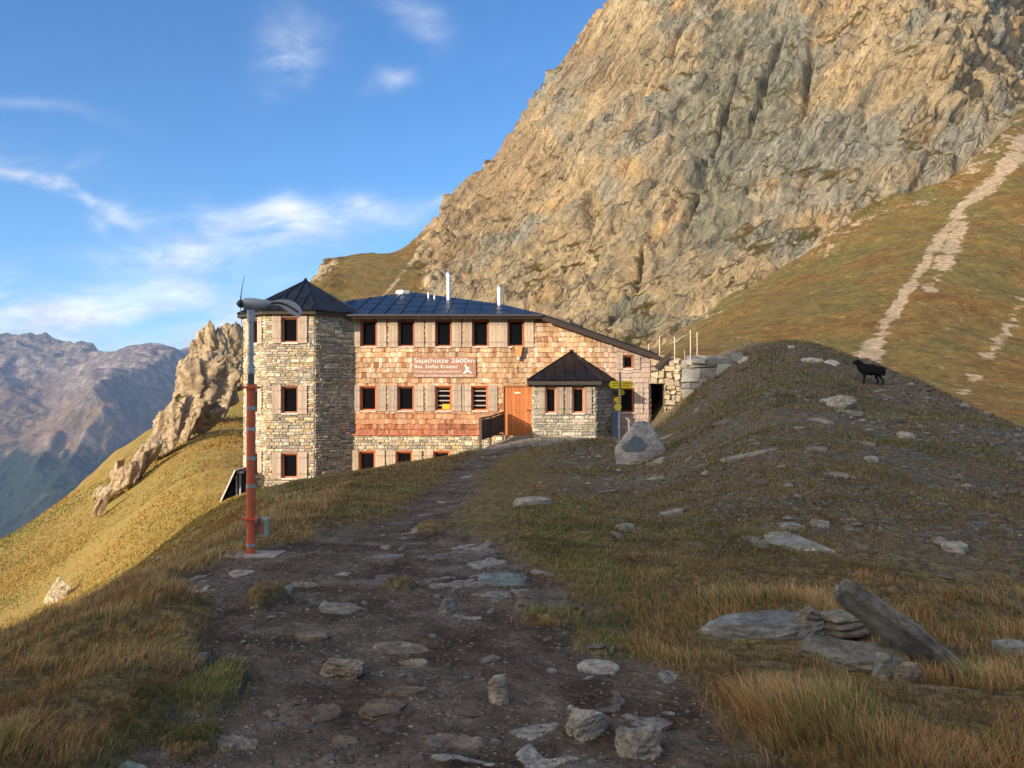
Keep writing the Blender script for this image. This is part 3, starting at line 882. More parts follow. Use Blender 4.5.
class Face:
    """a vertical wall plane: a along the wall, z up, o outwards"""
    def __init__(s, ox, oy, ux, uy):
        s.o = Vector((ox, oy, 0)); s.u = Vector((ux, uy, 0)).normalized()
        s.n = Vector((s.u.y, -s.u.x, 0))

    def p(s, a, z, o=0.0):
        q = s.o + s.u * a + s.n * o
        return (q.x, q.y, z)

    def box(s, mb, a0, a1, z0, z1, o0, o1, col=(1, 1, 1)):
        vs = [s.p(a, z, o) for a in (a0, a1) for o in (o0, o1) for z in (z0, z1)]
        mb.add(vs, [(0, 1, 3, 2), (4, 6, 7, 5), (0, 4, 5, 1), (2, 3, 7, 6), (0, 2, 6, 4), (1, 5, 7, 3)], col)


def cut(rect, opens):
    """split rectangle (a0,a1,z0,z1) around the openings"""
    out = [rect]
    for (b0, b1, y0, y1) in opens:
        nxt = []
        for (a0, a1, z0, z1) in out:
            if a1 <= b0 or a0 >= b1 or z1 <= y0 or z0 >= y1:
                nxt.append((a0, a1, z0, z1)); continue
            if a0 < b0: nxt.append((a0, b0, z0, z1))
            if a1 > b1: nxt.append((b1, a1, z0, z1))
            c0, c1 = max(a0, b0), min(a1, b1)
            if z0 < y0: nxt.append((c0, c1, z0, y0))
            if z1 > y1: nxt.append((c0, c1, y1, z1))
        out = nxt
    return out


def backing(mb, F_, a0, a1, z0, z1, opens, thick=.25, col=(.5, .5, .5)):
    for (p0, p1, q0, q1) in cut((a0, a1, z0, z1), opens):
        mb.add([F_.p(p0, q0), F_.p(p1, q0), F_.p(p1, q1), F_.p(p0, q1)], [(0, 1, 2, 3)], col)
    for (b0, b1, y0, y1) in opens:                   # reveals
        for (s0, t0, s1, t1) in ((b0, y0, b1, y0), (b1, y0, b1, y1), (b1, y1, b0, y1), (b0, y1, b0, y0)):
            mb.add([F_.p(s0, t0), F_.p(s1, t1), F_.p(s1, t1, -thick), F_.p(s0, t0, -thick)], [(0, 1, 2, 3)], col)


STONES = [(.52, .44, .30), (.56, .45, .28), (.44, .38, .29), (.62, .53, .38), (.38, .33, .27), (.50, .37, .21), (.56, .50, .40), (.40, .37, .33), (.70, .62, .47), (.28, .25, .21)]


def masonry(mb, F_, a0, a1, z0, z1, opens, rnd, h=(.06, .14), w=(.09, .34), proud=(.010, .045), cols_=STONES, dim=1.0, top=None, jit=.014):
    z = z0
    while z < z1 - .02:
        hh = min(rnd.uniform(*h), z1 - z)
        a = a0 - rnd.uniform(0, .1)
        while a < a1 - .01:
            ww = rnd.uniform(*w) * (1.5 if rnd.random() < .1 else 1)
            r0, r1 = max(a, a0), min(a + ww, a1)
            zz1 = z + hh
            if rnd.random() < .10: zz1 = min(z + hh * 1.45, z1)
            if top is not None and zz1 > top((r0 + r1) / 2):
                a += ww; continue
            for (p0, p1, q0, q1) in cut((r0, r1, z, zz1), opens):
                if p1 - p0 < .03 or q1 - q0 < .025: continue
                g = .008; j = lambda: rnd.uniform(-jit, jit)
                e = min(.022, (p1 - p0) * .25, (q1 - q0) * .25)
                c = rnd.choice(cols_); k = rnd.uniform(.76, 1.10) * dim
                c = tuple(min(.75, x * k) for x in c)
                pr = rnd.uniform(*proud)
                o = [(p0 + g + j() * .5, q0 + g + j() * .5), (p1 - g + j() * .5, q0 + g + j() * .5), (p1 - g + j() * .5, q1 - g + j() * .5), (p0 + g + j() * .5, q1 - g + j() * .5)]
                i_ = [(p0 + g + e + j(), q0 + g + e + j()), (p1 - g - e + j(), q0 + g + e + j()), (p1 - g - e + j(), q1 - g - e + j()), (p0 + g + e + j(), q1 - g - e + j())]
                vs = [F_.p(x, y, .0) for x, y in o] + [F_.p(x, y, pr + rnd.uniform(-.006, .006)) for x, y in i_]
                mb.add(vs, [(4, 5, 6, 7), (0, 1, 5, 4), (1, 2, 6, 5), (2, 3, 7, 6), (3, 0, 4, 7)], c)
            a += ww
        z += hh


def shingles(mb, F_, a0, a1, z0, z1, opens, rnd, colf, top=None, row=.205):
    z = z0
    while z < z1:
        a = a0 - rnd.uniform(0, .1)
        while a < a1:
            wid = rnd.uniform(.07, .17)
            r0, r1 = max(a, a0), min(a + wid, a1)
            a += wid
            if r1 - r0 < .02: continue
            zt = z + row + .03
            if top is not None:
                zt = min(zt, top(r0), top(r1)); 
                if zt < z + .03: continue
            zt = min(zt, z1)
            zb = z + rnd.uniform(-.022, .018)
            col = colf((r0 + r1) / 2, z, rnd)
            tk = rnd.uniform(.026, .058)
            for (p0, p1, q0, q1) in cut((r0 + .003, r1 - .003, max(zb, z0), zt), opens):
                if p1 - p0 < .015 or q1 - q0 < .02: continue
                f0 = 1 - (q0 - z) / (row + .03); f1 = 1 - (q1 - z) / (row + .03)
                o0, o1 = .008 + tk * max(f0, 0), .004 + tk * max(f1, 0) * .6
                vs = [F_.p(p0, q0, 0), F_.p(p1, q0, 0), F_.p(p1, q0, o0), F_.p(p0, q0, o0), F_.p(p0, q1, o1), F_.p(p1, q1, o1), F_.p(p0, q1, 0), F_.p(p1, q1, 0)]
                mb.add(vs, [(0, 1, 2, 3), (3, 2, 5, 4), (0, 3, 4, 6), (1, 7, 5, 2)], col)
        z += row


def window(root, F_, a, z0, z1, w, fcol, label=None, slats=0, sill=(.62, .52, .46), depth=.10, shut=True, shw=.37, rnd=random, shcol=(.44, .35, .26), extra=None, drop=.03):
    """w,z0,z1: the glass; opening is .05 wider on every side"""
    f = .055
    wf = MB()
    for (x0, x1, y0, y1) in ((a - w / 2 - f, a - w / 2, z0 - f, z1 + f), (a + w / 2, a + w / 2 + f, z0 - f, z1 + f), (a - w / 2, a + w / 2, z1, z1 + f), (a - w / 2, a + w / 2, z0 - f, z0)):
        F_.box(wf, x0, x1, y0, y1, -depth - .05, -depth + .035, fcol)
    # jamb lining that comes out to the face of the wall
    F_.box(wf, a + w / 2 + f + .002, a + w / 2 + f + .03, z0 - f, z1 + f, -depth, .035, fcol)
    F_.box(wf, a - w / 2 - f - .03, a - w / 2 - f - .002, z0 - f, z1 + f, -depth, .035, fcol)
    F_.box(wf, a - w / 2 - f - .03, a + w / 2 + f + .03, z1 + f + .002, z1 + f + .04, -depth, .04, fcol)
    wo = wf.build('window', MPAINT, root)
    if label: wo['label'] = label
    p = MB()
    F_.box(p, a - w / 2 - .01, a + w / 2 + .01, z0 - .01, z1 + .01, -depth - .03, -depth - .015)
    p.build('pane', MGLASS, wo)
    s = MB()
    F_.box(s, a - w / 2 - f - .02, a + w / 2 + f + .02, z0 - f - .06, z0 - f - .002, -depth, .075, sill)
    s.build('sill', MPAINT, wo)
    if slats:
        b = MB()
        for k in range(slats):
            zz = z0 + (z1 - z0) * (k + .6) / (slats + .3)
            F_.box(b, a - w / 2 + .01, a + w / 2 - .01, zz, zz + .045, -depth - .012, -depth + .0, (.45, .38, .34))
        b.build('blind', MWOOD, wo)
    if shut:
        for sg in (-1, 1):
            m = MB()
            x0 = a + sg * (w / 2 + f + .035); x1 = x0 + sg * shw
            x0, x1 = min(x0, x1), max(x0, x1)
            nb = 3
            for k in range(nb):
                k0 = x0 + (x1 - x0) * k / nb; k1 = x0 + (x1 - x0) * (k + 1) / nb - .006
                t = rnd.uniform(.82, 1.18)
                F_.box(m, k0, k1, z0 - f - drop - rnd.uniform(0, .012), z1 + f + .05 + rnd.uniform(0, .012), .045, .070, tuple(c * t for c in shcol))
            for zz in (z0 + .08, z1 - .12):
                F_.box(m, x0 + .01, x1 - .01, zz, zz + .06, .071, .083, tuple(c * .8 for c in shcol))
            m.build('shutter', MWOOD, root)
    return wo


def fx(px, d=32.0): return (px - CX) / F * d
def fz(py, d=32.0): return EYE + (HY - py) / F * d


def roof_face(mb, pts, t, seams, col, rnd, up):
    """polygon with raised seams running along `up` direction; pts ccw from outside"""
    mb.quadslab(pts, t, col)
    P = [Vector(p) for p in pts]
    n = (P[1] - P[0]).cross(P[2] - P[0]).normalized()
    if n.z < 0: n = -n
    e = (P[1] - P[0]).normalized()                   # eave direction
    up = n.cross(e); up = up if up.z > 0 else -up
    L = [((p - P[0]).dot(e), (p - P[0]).dot(up)) for p in P]
    x0, x1 = min(l[0] for l in L), max(l[0] for l in L)

    def span(x):
        ys = []
        for (ax, ay), (bx, by) in zip(L, L[1:] + L[:1]):
            if (ax - x) * (bx - x) <= 0 and abs(ax - bx) > 1e-6:
                ys.append(ay + (by - ay) * (x - ax) / (bx - ax))
        return (min(ys), max(ys)) if len(ys) >= 2 else None
    x = x0 + seams * .5
    while x < x1:
        s = span(x)
        if s and s[1] - s[0] > .1:
            q = lambda a, b, c: P[0] + e * a + up * b + n * c
            vs = [q(x + i, s[0] + .0 if j == 0 else s[1], k) for i in (-.013, .013) for j in (0, 1) for k in (-.01, .032)]
            mb.add(vs, [(0, 1, 3, 2), (4, 6, 7, 5), (0, 4, 5, 1), (2, 3, 7, 6), (0, 2, 6, 4), (1, 5, 7, 3)], tuple(c * .8 for c in col))
            y = s[0] + rnd.uniform(.5, 1.3)
            while y < s[1] - .2:
                vs = [q(a, b, k) for a in (x + .015, x + seams - .015) for b in (y, y + .02) for k in (-.01, .012)]
                s2 = span(min(x + seams, x1 - .01))
                if s2 and y < s2[1]:
                    mb.add(vs, [(0, 1, 3, 2), (4, 6, 7, 5), (0, 4, 5, 1), (2, 3, 7, 6), (0, 2, 6, 4), (1, 5, 7, 3)], tuple(c * .7 for c in col))
                y += 1.25
        x += seams


def build_hut():
    rnd = random.Random(4)
    root = empty('mountain_hut', (0, 34, 0))
    tag(root, 'three storey mountain hut with stone tower, orange wood shingles and dark metal roofs', 'mountain hut')
    INV = Matrix.Translation((0, -34, 0))
    kids = []

    FR = Face(0, 32.0, 1, 0)
    XL, XR, XB = -6.3, 5.52, 1.12
    EV, LOW = 4.86, .12
    slope = .345
    roofz = lambda x: EV - max(0, x - XB) * slope
    win_top = [369, 406.5, 443.7, 480.6, 516]
    win_mid = [368.6, 406, 443.6, 479.8]
    win_low = [367.6, 404.6, 442]
    op = lambda px, y0, y1, w=.5: (fx(px) - w / 2 - .085, fx(px) + w / 2 + .085, fz(y1) - .12, fz(y0) + .095)
    opens = [op(p, 322, 345) for p in win_top] + [op(p, 388, 409) for p in win_mid]
    opens.append((fx(503), fx(533), LOW - .3, fz(385)))
    opens.append(op(628.3, 357, 367, .28))
    opens.append(op(626, 390, 411, .5))
    # timber clad wall
    wall = MB()
    backing(wall, FR, XL, XB, LOW, EV, opens, col=(.10, .06, .04))
    backing(wall, FR, XB, XR, -1.5, roofz(XR), [o for o in opens], col=(.10, .06, .04))
    wall.add([FR.p(XB, roofz(XR)), FR.p(XR, roofz(XR)), FR.p(XB, EV)], [(0, 1, 2)], (.10, .06, .04))

    def scol(a, z, r):
        g = fbm(np.array([[a * .9, z * .9, 3.0]]), 3, 7)[0]
        t = r.random()
        c = np.array((.50, .295, .165)) * (1 - t) + np.array((.64, .435, .27)) * t
        if r.random() < .13: c = np.array((.38, .18, .10))
        if r.random() < .12: c = np.array((.68, .55, .42))
        c = c * (1 + .35 * g) * r.uniform(.68, 1.06)
        if z < 1.3: c = c * np.array((.97, .80, .74))
        if z < .45: c = c * np.array((.72, .56, .55))
        k = min(max((a - 3.2) / 1.6, 0), 1)             # weathered right end
        grey = np.array((.44, .34, .30)) * r.uniform(.82, 1.12)
        c = c * (1 - k) + grey * k
        return tuple(np.clip(c, .02, .8))
    shingles(wall, FR, XL, XR, LOW, EV, opens, rnd, scol, top=lambda a: roofz(a) - .01)
    shingles(wall, FR, fx(600), XR, -1.2, LOW, [], rnd, scol)
    # right and rear sides
    FS = Face(XR, 32.0, 0, 1)
    backing(wall, FS, 0, 11, -1.5, roofz(XR), [], col=(.12, .08, .06))
    shingles(wall, FS, 0, 11, -.2, roofz(XR), [], rnd, lambda a, z, r: scol(5.4, z, r))
    FB = Face(XR, 43, -1, 0)
    backing(wall, FB, 0, XR - XL, -2.5, roofz(XR), [], col=(.3, .2, .13))
    wall.add([FB.p(0, roofz(XR)), FB.p(XR - XL, EV), FB.p(XR - XL, roofz(XR))], [(0, 1, 2)], (.3, .2, .13))
    wall.add([(XL, 32, -3), (XL, 43, -3), (XL, 43, 5.2), (XL, 32, EV)], [(0, 1, 2, 3)], (.3, .2, .13))
    kids.append(wall.build('timber_wall', MSHING))
    # stone plinth below
    FP = Face(0, 31.93, 1, 0)
    pl = MB()
    ol = [op(p, 453, 474, .5) for p in win_low]
    backing(pl, FP, XL - .2, fx(600), -3.2, LOW - .05, ol, col=(.20, .17, .13))
    masonry(pl, FP, XL - .2, fx(600), -2.6, LOW - .05, ol, rnd)
    kids.append(pl.build('stone_plinth', MSTONE))
    fl = MB()
    FP.box(fl, XL - .2, fx(480), LOW - .045, LOW - .0, -.06, .10, (.50, .17, .09))
    kids.append(fl.build('drip_board', MPAINT))
    dk = MB()
    dk.box(XL + .05, XR - .05, 32.40, 32.42, -2.9, roofz(XR) - .02)
    dk.box(XL + .05, XB, 32.40, 32.42, roofz(XR) - .01, EV - .02)
    kids.append(dk.build('interior', MINT))

    for i, p in enumerate(win_top):
        window(root, FR, fx(p), fz(345), fz(322), .5, (.34, .13, .08), rnd=rnd, shcol=(.46, .36, .27))
    for i, p in enumerate(win_mid):
        w = window(root, FR, fx(p), fz(409), fz(388), .5, (.56, .17, .07) if i != 1 else (.42, .15, .08), rnd=rnd, slats=(0, 0, 4, 4)[i], shcol=(.42, .34, .27),
                   label=('window with slatted blind' if i >= 2 else None))
        if i == 2:
            b = MB(); FR.box(b, fx(p) - .06, fx(p) + .24, fz(409), fz(409) + .2, -.11, -.09, (.75, .42, .03)); b.build('window_box', MPAINT, w)
    for p in win_low:
        window(root, FP, fx(p), fz(474), fz(453), .5, (.56, .17, .07), rnd=rnd, shcol=(.48, .38, .28))
    window(root, FR, fx(628.3), fz(367), fz(357), .28, (.36, .15, .09), rnd=rnd, shw=.24, shcol=(.42, .34, .29), label='small window high under the sloping roof')
    window(root, FR, fx(626), fz(411), fz(390), .5, (.36, .15, .09), rnd=rnd, shw=.33, shcol=(.40, .33, .28))

    # door
    d = MB()
    x0, x1 = fx(503) + .03, fx(533) - .03
    nb = 7
    for k in range(nb):
        a0 = x0 + (x1 - x0) * k / nb; a1 = x0 + (x1 - x0) * (k + 1) / nb - .008
        t = rnd.uniform(.68, 1.15)
        FR.box(d, a0, a1, LOW - .05, fz(385) - .06, -.08, -.03 + rnd.uniform(0, .01), (.50 * t, .18 * t, .068 * t))
    FR.box(d, fx(503), fx(503) + .03, LOW - .1, fz(385), -.1, .045, (.40, .2, .1))
    FR.box(d, fx(533) - .03, fx(533), LOW - .1, fz(385), -.1, .045, (.40, .2, .1))
    FR.box(d, fx(503), fx(533), fz(385) - .058, fz(385) + .03, -.1, .05, (.36, .2, .11))
    do = d.build('door', MWOOD, root)
    do['label'] = 'orange vertical plank entrance door'
    hd = MB(); hd.box(x1 - .12, x1 - .09, 31.86, 32.02, 1.05, 1.09, (.1, .1, .1)); hd.box(x1 - .24, x1 - .09, 31.86, 31.89, 1.05, 1.09, (.1, .1, .1)); hd.build('handle', MMETAL, do)
    pq = MB(); FR.box(pq, .1, .34, 1.74, 1.80, -.018, -.008, (.7, .65, .6)); pq.build('plate', MPAINT, do)

    # wall lantern above the door
    la = MB()
    cx, cz = fx(518.5), fz(352)
    la.add([(cx - .16, 31.72, cz + .22), (cx + .16, 31.72, cz + .22), (cx + .16, 31.95, cz + .22), (cx - .16, 31.95, cz + .22),
            (cx - .09, 31.76, cz - .2), (cx + .09, 31.76, cz - .2), (cx + .09, 31.93, cz - .2), (cx - .09, 31.93, cz - .2)],
           [(0, 1, 2, 3), (4, 5, 6, 7), (0, 1, 5, 4), (1, 2, 6, 5), (2, 3, 7, 6), (3, 0, 4, 7)], (.62, .30, .12))
    la.tube([(cx - .32, 31.85, cz + .08), (cx - .1, 31.85, cz + .30)], .02, 6, (.05, .03, .02))
    la.tube([(cx, 31.84, cz - .2), (cx, 31.84, cz - .32)], .07, 8, (.55, .52, .45))
    ll = la.build('wall_lantern', MWOOD, root)

    # sign board with its writing
    sb = MB()
    FR.box(sb, fx(413.5), fx(476), fz(377.5), fz(357), .05, .09, (.36, .19, .135))
    s = sb.build('sign_board', MPAINT, root)
    s['label'] = 'red brown name board with white painted lettering'
    MW = tmat('sign_white', base=(.80, .78, .74), var=.06, bump=0)

    def text(body, px, py, size, wpx, bold=.0):
        cu = bpy.data.curves.new('txt', 'FONT'); cu.body = body; cu.size = size; cu.extrude = .004; cu.offset = 0
        o = bpy.data.objects.new('txt', cu); COL.objects.link(o)
        bpy.context.view_layer.update()
        me = bpy.data.meshes.new_from_object(o.evaluated_get(bpy.context.evaluated_depsgraph_get()))
        bpy.data.objects.remove(o); bpy.data.curves.remove(cu)
        xs = [v.co.x for v in me.vertices]
        k = (wpx / 25) / (max(xs) - min(xs))
        for v in me.vertices:
            v.co = Vector(((v.co.x - min(xs)) * k + fx(px), 31.905 - v.co.z, v.co.y + fz(py)))
        me.materials.clear(); me.materials.append(MW)
        at_ = me.attributes.new('tint', 'FLOAT_COLOR', 'POINT')
        at_.data.foreach_set('color', [1.0] * (4 * len(me.vertices)))
        ob = bpy.data.objects.new('lettering', me); COL.objects.link(ob); ob.parent = s
        ob.matrix_parent_inverse = INV0
        return ob
    s.matrix_world  # noqa
    INV0 = Matrix.Identity(4)
    text('Sajathütte 2600m', 414.8, 362.8, .26, 59.5, .010)
    text('Bes. Stefan Kratzer', 415.0, 368.2, .20, 43, .008)
    text('Wochentags durchgehend warm', 415.2, 372.4, .12, 46, .003)
    text('Küche und Übernachtung auf der Hütte', 415.2, 376.6, .12, 58, .003)
    g = MB()
    gx = lambda px: fx(px); gy = 31.90

    def plate(poly):
        n = len(poly)
        vs = [(fx(a), 31.908, fz(b)) for a, b in poly] + [(fx(a), 31.898, fz(b)) for a, b in poly]
        g.add(vs, [tuple(range(n)), tuple(range(2 * n - 1, n - 1, -1))] + [(i, n + i, n + (i + 1) % n, (i + 1) % n) for i in range(n)])
    plate([(463, 374), (464.5, 371.5), (466, 370.2), (468.5, 370), (470.5, 371), (472.5, 374), (471, 373.4), (469, 371.8), (467, 372), (465, 373.6)])
    plate([(465.8, 370), (465.6, 367), (464.6, 365.4), (465.2, 364.2), (466.6, 365.6), (467.2, 367.2), (469.6, 367.4), (469.4, 369), (467.8, 369.2), (467.6, 370)])
    eo = g.build('emblem', MW, s)

    # main roof
    rc = (.030, .045, .082)
    rf = MB()
    A = (XL - .25, 31.55, EV + .02); B = (XB + .1, 31.55, EV + .02)
    zf = lambda y: EV + .02 + .29 * (y - 31.55)
    Q = (-.5, 33.8, zf(33.8)); P2 = (-4.72, 37, zf(37)); P1 = (-7.2, 34.5, zf(34.5))
    roof_face(rf, [A, B, Q, P2, P1], .10, .62, rc, rnd, None)
    C_ = (XR + .22, 31.55, EV + .02 - slope * (XR + .12 - XB))
    bk = lambda p: (p[0], 43.3, p[2])
    for a, b in ((P2, Q), (Q, B), (B, C_)):
        rf.quadslab([a, b, bk(b), bk(a)], .12, (.035, .04, .05))
    P1b = (-7.5, 43.3, 5.2)
    rf.quadslab([P1, P2, bk(P2), P1b], .10, rc)
    ro = rf.build('roof', MROOF)
    kids.append(ro)
    fa = MB()
    FR.box(fa, XL - .2, XB + .1, EV - .16, EV - .085, .30, .43, (.07, .05, .045))
    FR.box(fa, XL, XB + .05, EV - .10, EV - .08, .04, .30, (.25, .13, .08))
    L = math.hypot(XR + .22 - XB, slope * (XR + .22 - XB)); an = math.atan(slope)
    Mx = Matrix.Translation((XB + .1, 31.62, EV - .12)) @ Matrix.Rotation(an, 4, 'Y')
    fa.box(0, L, -.10, -.04, -.12, .06, (.05, .035, .03), M=Mx)
    fa.box(0, L - .2, -.04, .34, .0, .02, (.22, .12, .08), M=Mx)
    kids.append(fa.build('fascia', MDARK))
    gt = MB(); gt.tube([(XL - .2, 31.50, EV - .05), (XB + .1, 31.50, EV - .05)], .055, 8, (.10, .09, .09)); kids.append(gt.build('gutter', MMETAL))
    for (px, d_, top, base, w_) in ((448.5, 34.9, 272, 306, .085), (499.3, 33.6, 285, 312, .085)):
        m = MB(); x = fx(px, d_)
        m.tube([(x, d_, fz(base, d_)), (x, d_, fz(top, d_) - .12)], w_, 12, (.78, .76, .74))
        ch = m.build('chimney', MMETAL, ro, smooth=False)
        c = MB(); c.tube([(x, d_, fz(top, d_) - .26), (x, d_, fz(top, d_) - .10)], w_ * 1.25, 12, (.8, .78, .76)); c.tube([(x, d_, fz(top, d_) - .08), (x, d_, fz(top, d_) - .05), (x, d_, fz(top, d_))], [w_ * 1.5, w_ * 1.5, w_ * .9], 12, (.3, .3, .3))
        c.build('cap', MMETAL, ch)
    for px, d_, z_ in ((428.5, 35.3, .24), (434.5, 35.1, .14), (404, 36.9, .05)):
        m = MB(); x = fx(px, d_); zb = zf(d_)
        m.tube([(x, d_, zb - .1), (x, d_, zb + z_)], .035 if px > 410 else .4, 8, (.6, .57, .52)); m.build('roof_vent', MMETAL, ro)

    # ---- octagonal tower
    tcx, S = -8.5, 1.85
    ty0 = 30.7; tcy = ty0 + S * 1.2071
    Rr = S * 1.30656
    vtx = [Vector((tcx + Rr * math.cos(R(a)), tcy + Rr * math.sin(R(a)), 0)) for a in [-112.5 + 45 * k for k in range(8)]]
    tw = MB()
    top = 4.86
    wy = [(345 - 4.5, 319, 341), (0, 388, 411.5), (0, 455, 476.5)]
    tz = lambda py: fz(py, 30.7)
    for k in range(8):
        v0, v1 = vtx[k], vtx[(k + 1) % 8]
        Fk = Face(v0.x, v0.y, v1.x - v0.x, v1.y - v0.y)
        ops = []
        if k in (0, 7):
            for _, y0, y1 in wy:
                ops.append((S / 2 - .335, S / 2 + .335, tz(y1) - .115, tz(y0) + .095))
            if k == 0: ops = [(a - .02 + .0, b - .02, c, d_) for a, b, c, d_ in ops]
        backing(tw, Fk, 0, S, -3.4, top, ops, col=(.24, .20, .15))
        masonry(tw, Fk, 0, S, -3.2, top, ops, rnd, dim=1.0 if k != 1 else .82)  # right-front face gets darker stones, its shade painted into the tint
        # corner quoins
        if False:
            z = -3.2
            while z < top - .1:
                h = rnd.uniform(.16, .26); w0 = rnd.uniform(.16, .3)
                c = rnd.choice(STONES); c = tuple(x * rnd.uniform(.85, 1.1) for x in c)
                Fk.box(tw, -.012, w0, z + .008, min(z + h - .008, top), .0, rnd.uniform(.05, .062), c)
                z += h
        if ops:
            aa = (ops[0][0] + ops[0][1]) / 2
            for _, y0, y1 in wy:
                window(root, Fk, aa, tz(y1), tz(y0), .48, (.46, .2, .12) if y0 > 400 else (.36, .17, .11), rnd=rnd, shw=.34, shcol=(.47, .37, .29), sill=(.72, .62, .54))
    kids.append(tw.build('tower_wall', MSTONE))
    tr = MB()
    eR = Rr + .26
    ev = [(tcx + eR * math.cos(R(a)), tcy + eR * math.sin(R(a)), 4.93) for a in [-112.5 + 45 * k for k in range(8)]]
    apex = (tcx, tcy, 6.40)
    for k in range(8):
        roof_face(tr, [ev[k], ev[(k + 1) % 8], apex], .07, .42, (.040, .042, .050), rnd, None)
        tr.tube([ev[k], apex], .028, 6, (.035, .037, .045))
    tr.tube([apex, (tcx, tcy, 6.50)], [.09, .04], 8, (.05, .05, .06))
    tro = tr.build('tower_roof', MROOF)
    kids.append(tro)
    tf = MB()
    for k in range(8):
        a, b = Vector(ev[k]), Vector(ev[(k + 1) % 8])
        Fk = Face(a.x, a.y, b.x - a.x, b.y - a.y); l = (b - a).length
        Fk.box(tf, .0, l, 4.76, 4.86, -.06, -.01, (.05, .04, .035))
    tf.prism([(v.x, v.y) for v in [tcxy + (q - tcxy) * 1.08 for tcxy in [Vector((tcx, tcy, 0))] for q in vtx]], 4.862, 4.868, (.2, .13, .09))
    kids.append(tf.build('tower_fascia', MDARK))
    di = MB()
    di.prism([(tcx + (v.x - tcx) * .80, tcy + (v.y - tcy) * .80) for v in vtx], -3, 4.8); kids.append(di.build('interior', MINT))

    # ---- porch
    pc = MB()
    pts = [(.80, 31.9), (.83, 30.35), (3.18, 30.3), (3.95, 31.85)]
    pcol = [(.40, .37, .29), (.44, .40, .30), (.34, .32, .27), (.48, .44, .36), (.38, .33, .25), (.30, .29, .26), (.52, .48, .40)]
    ptop = 2.2
    pz = lambda py: fz(py, 30.3)
    for k in range(3):
        (x0_, y0_), (x1_, y1_) = pts[k], pts[k + 1]
        Fk = Face(x0_, y0_, x1_ - x0_, y1_ - y0_); l = math.hypot(x1_ - x0_, y1_ - y0_)
        ops = []
        if k == 1:
            ops = [(fx(551, 30.3) - .83 - .14 - .085, fx(551, 30.3) - .83 + .14 + .085, pz(411.5) - .12, pz(389) + .09),
                   (fx(578.5, 30.3) - .83 - .16 - .085, fx(578.5, 30.3) - .83 + .16 + .085, pz(411.5) - .12, pz(389) + .09)]
        backing(pc, Fk, 0, l, -1.2, ptop, ops, col=(.16, .14, .11))
        masonry(pc, Fk, 0, l, -1.0, ptop, ops, rnd, cols_=pcol, h=(.07, .15), w=(.12, .46), jit=.022)
        if k == 1:
            for (o0, o1, _, _), w_ in zip(ops, (.28, .32)):
                window(root, Fk, (o0 + o1) / 2, pz(411.5), pz(389), w_, (.55, .25, .15), rnd=rnd, shw=.25, shcol=(.34, .28, .22), sill=(.6, .55, .5))
    kids.append(pc.build('porch_wall', MSTONE))
    pi = MB(); pi.box(1.1, 2.9, 30.7, 31.8, -.5, 2.1); kids.append(pi.build('interior', MINT))
    pr = MB()
    ap = (2.36, 31.97, 3.42); ez = 2.26
    e = [(.58, 31.97, ez), (.60, 30.0, ez), (3.36, 29.98, ez - .02), (4.28, 31.97, ez - .08)]
    for k in range(3):
        a, b = e[k], e[k + 1]
        roof_face(pr, [a, b, ap], .06, .40, (.036, .034, .038), rnd, None)
        pr.tube([b, ap], .03, 6, (.035, .033, .035))
    pr.tube([(2.36, 31.93, 3.40), (2.36, 31.93, 3.5)], [.1, .05], 8, (.05, .05, .055))
    kids.append(pr.build('porch_roof', MROOF))
    pf = MB()
    for k in range(3):
        a, b = e[k], e[k + 1]
        Fk = Face(a[0], a[1], b[0] - a[0], b[1] - a[1]); l = math.hypot(b[0] - a[0], b[1] - a[1])
        Fk.box(pf, 0, l, ez - .20, ez - .07, -.07, -.02, (.06, .05, .045))
    pf.prism([(p[0], p[1]) for p in e], ez - .10, ez - .09, (.14, .1, .08))
    kids.append(pf.build('porch_fascia', MDARK))
    for o in list(kids):
        o.parent = root
    for o in root.children_recursive:
        if o.parent is root:
            o.location = o.location + Vector((0, -34, 0))
    return root


build_hut()
# ------------------------------------------------------------------ rocks
import bmesh


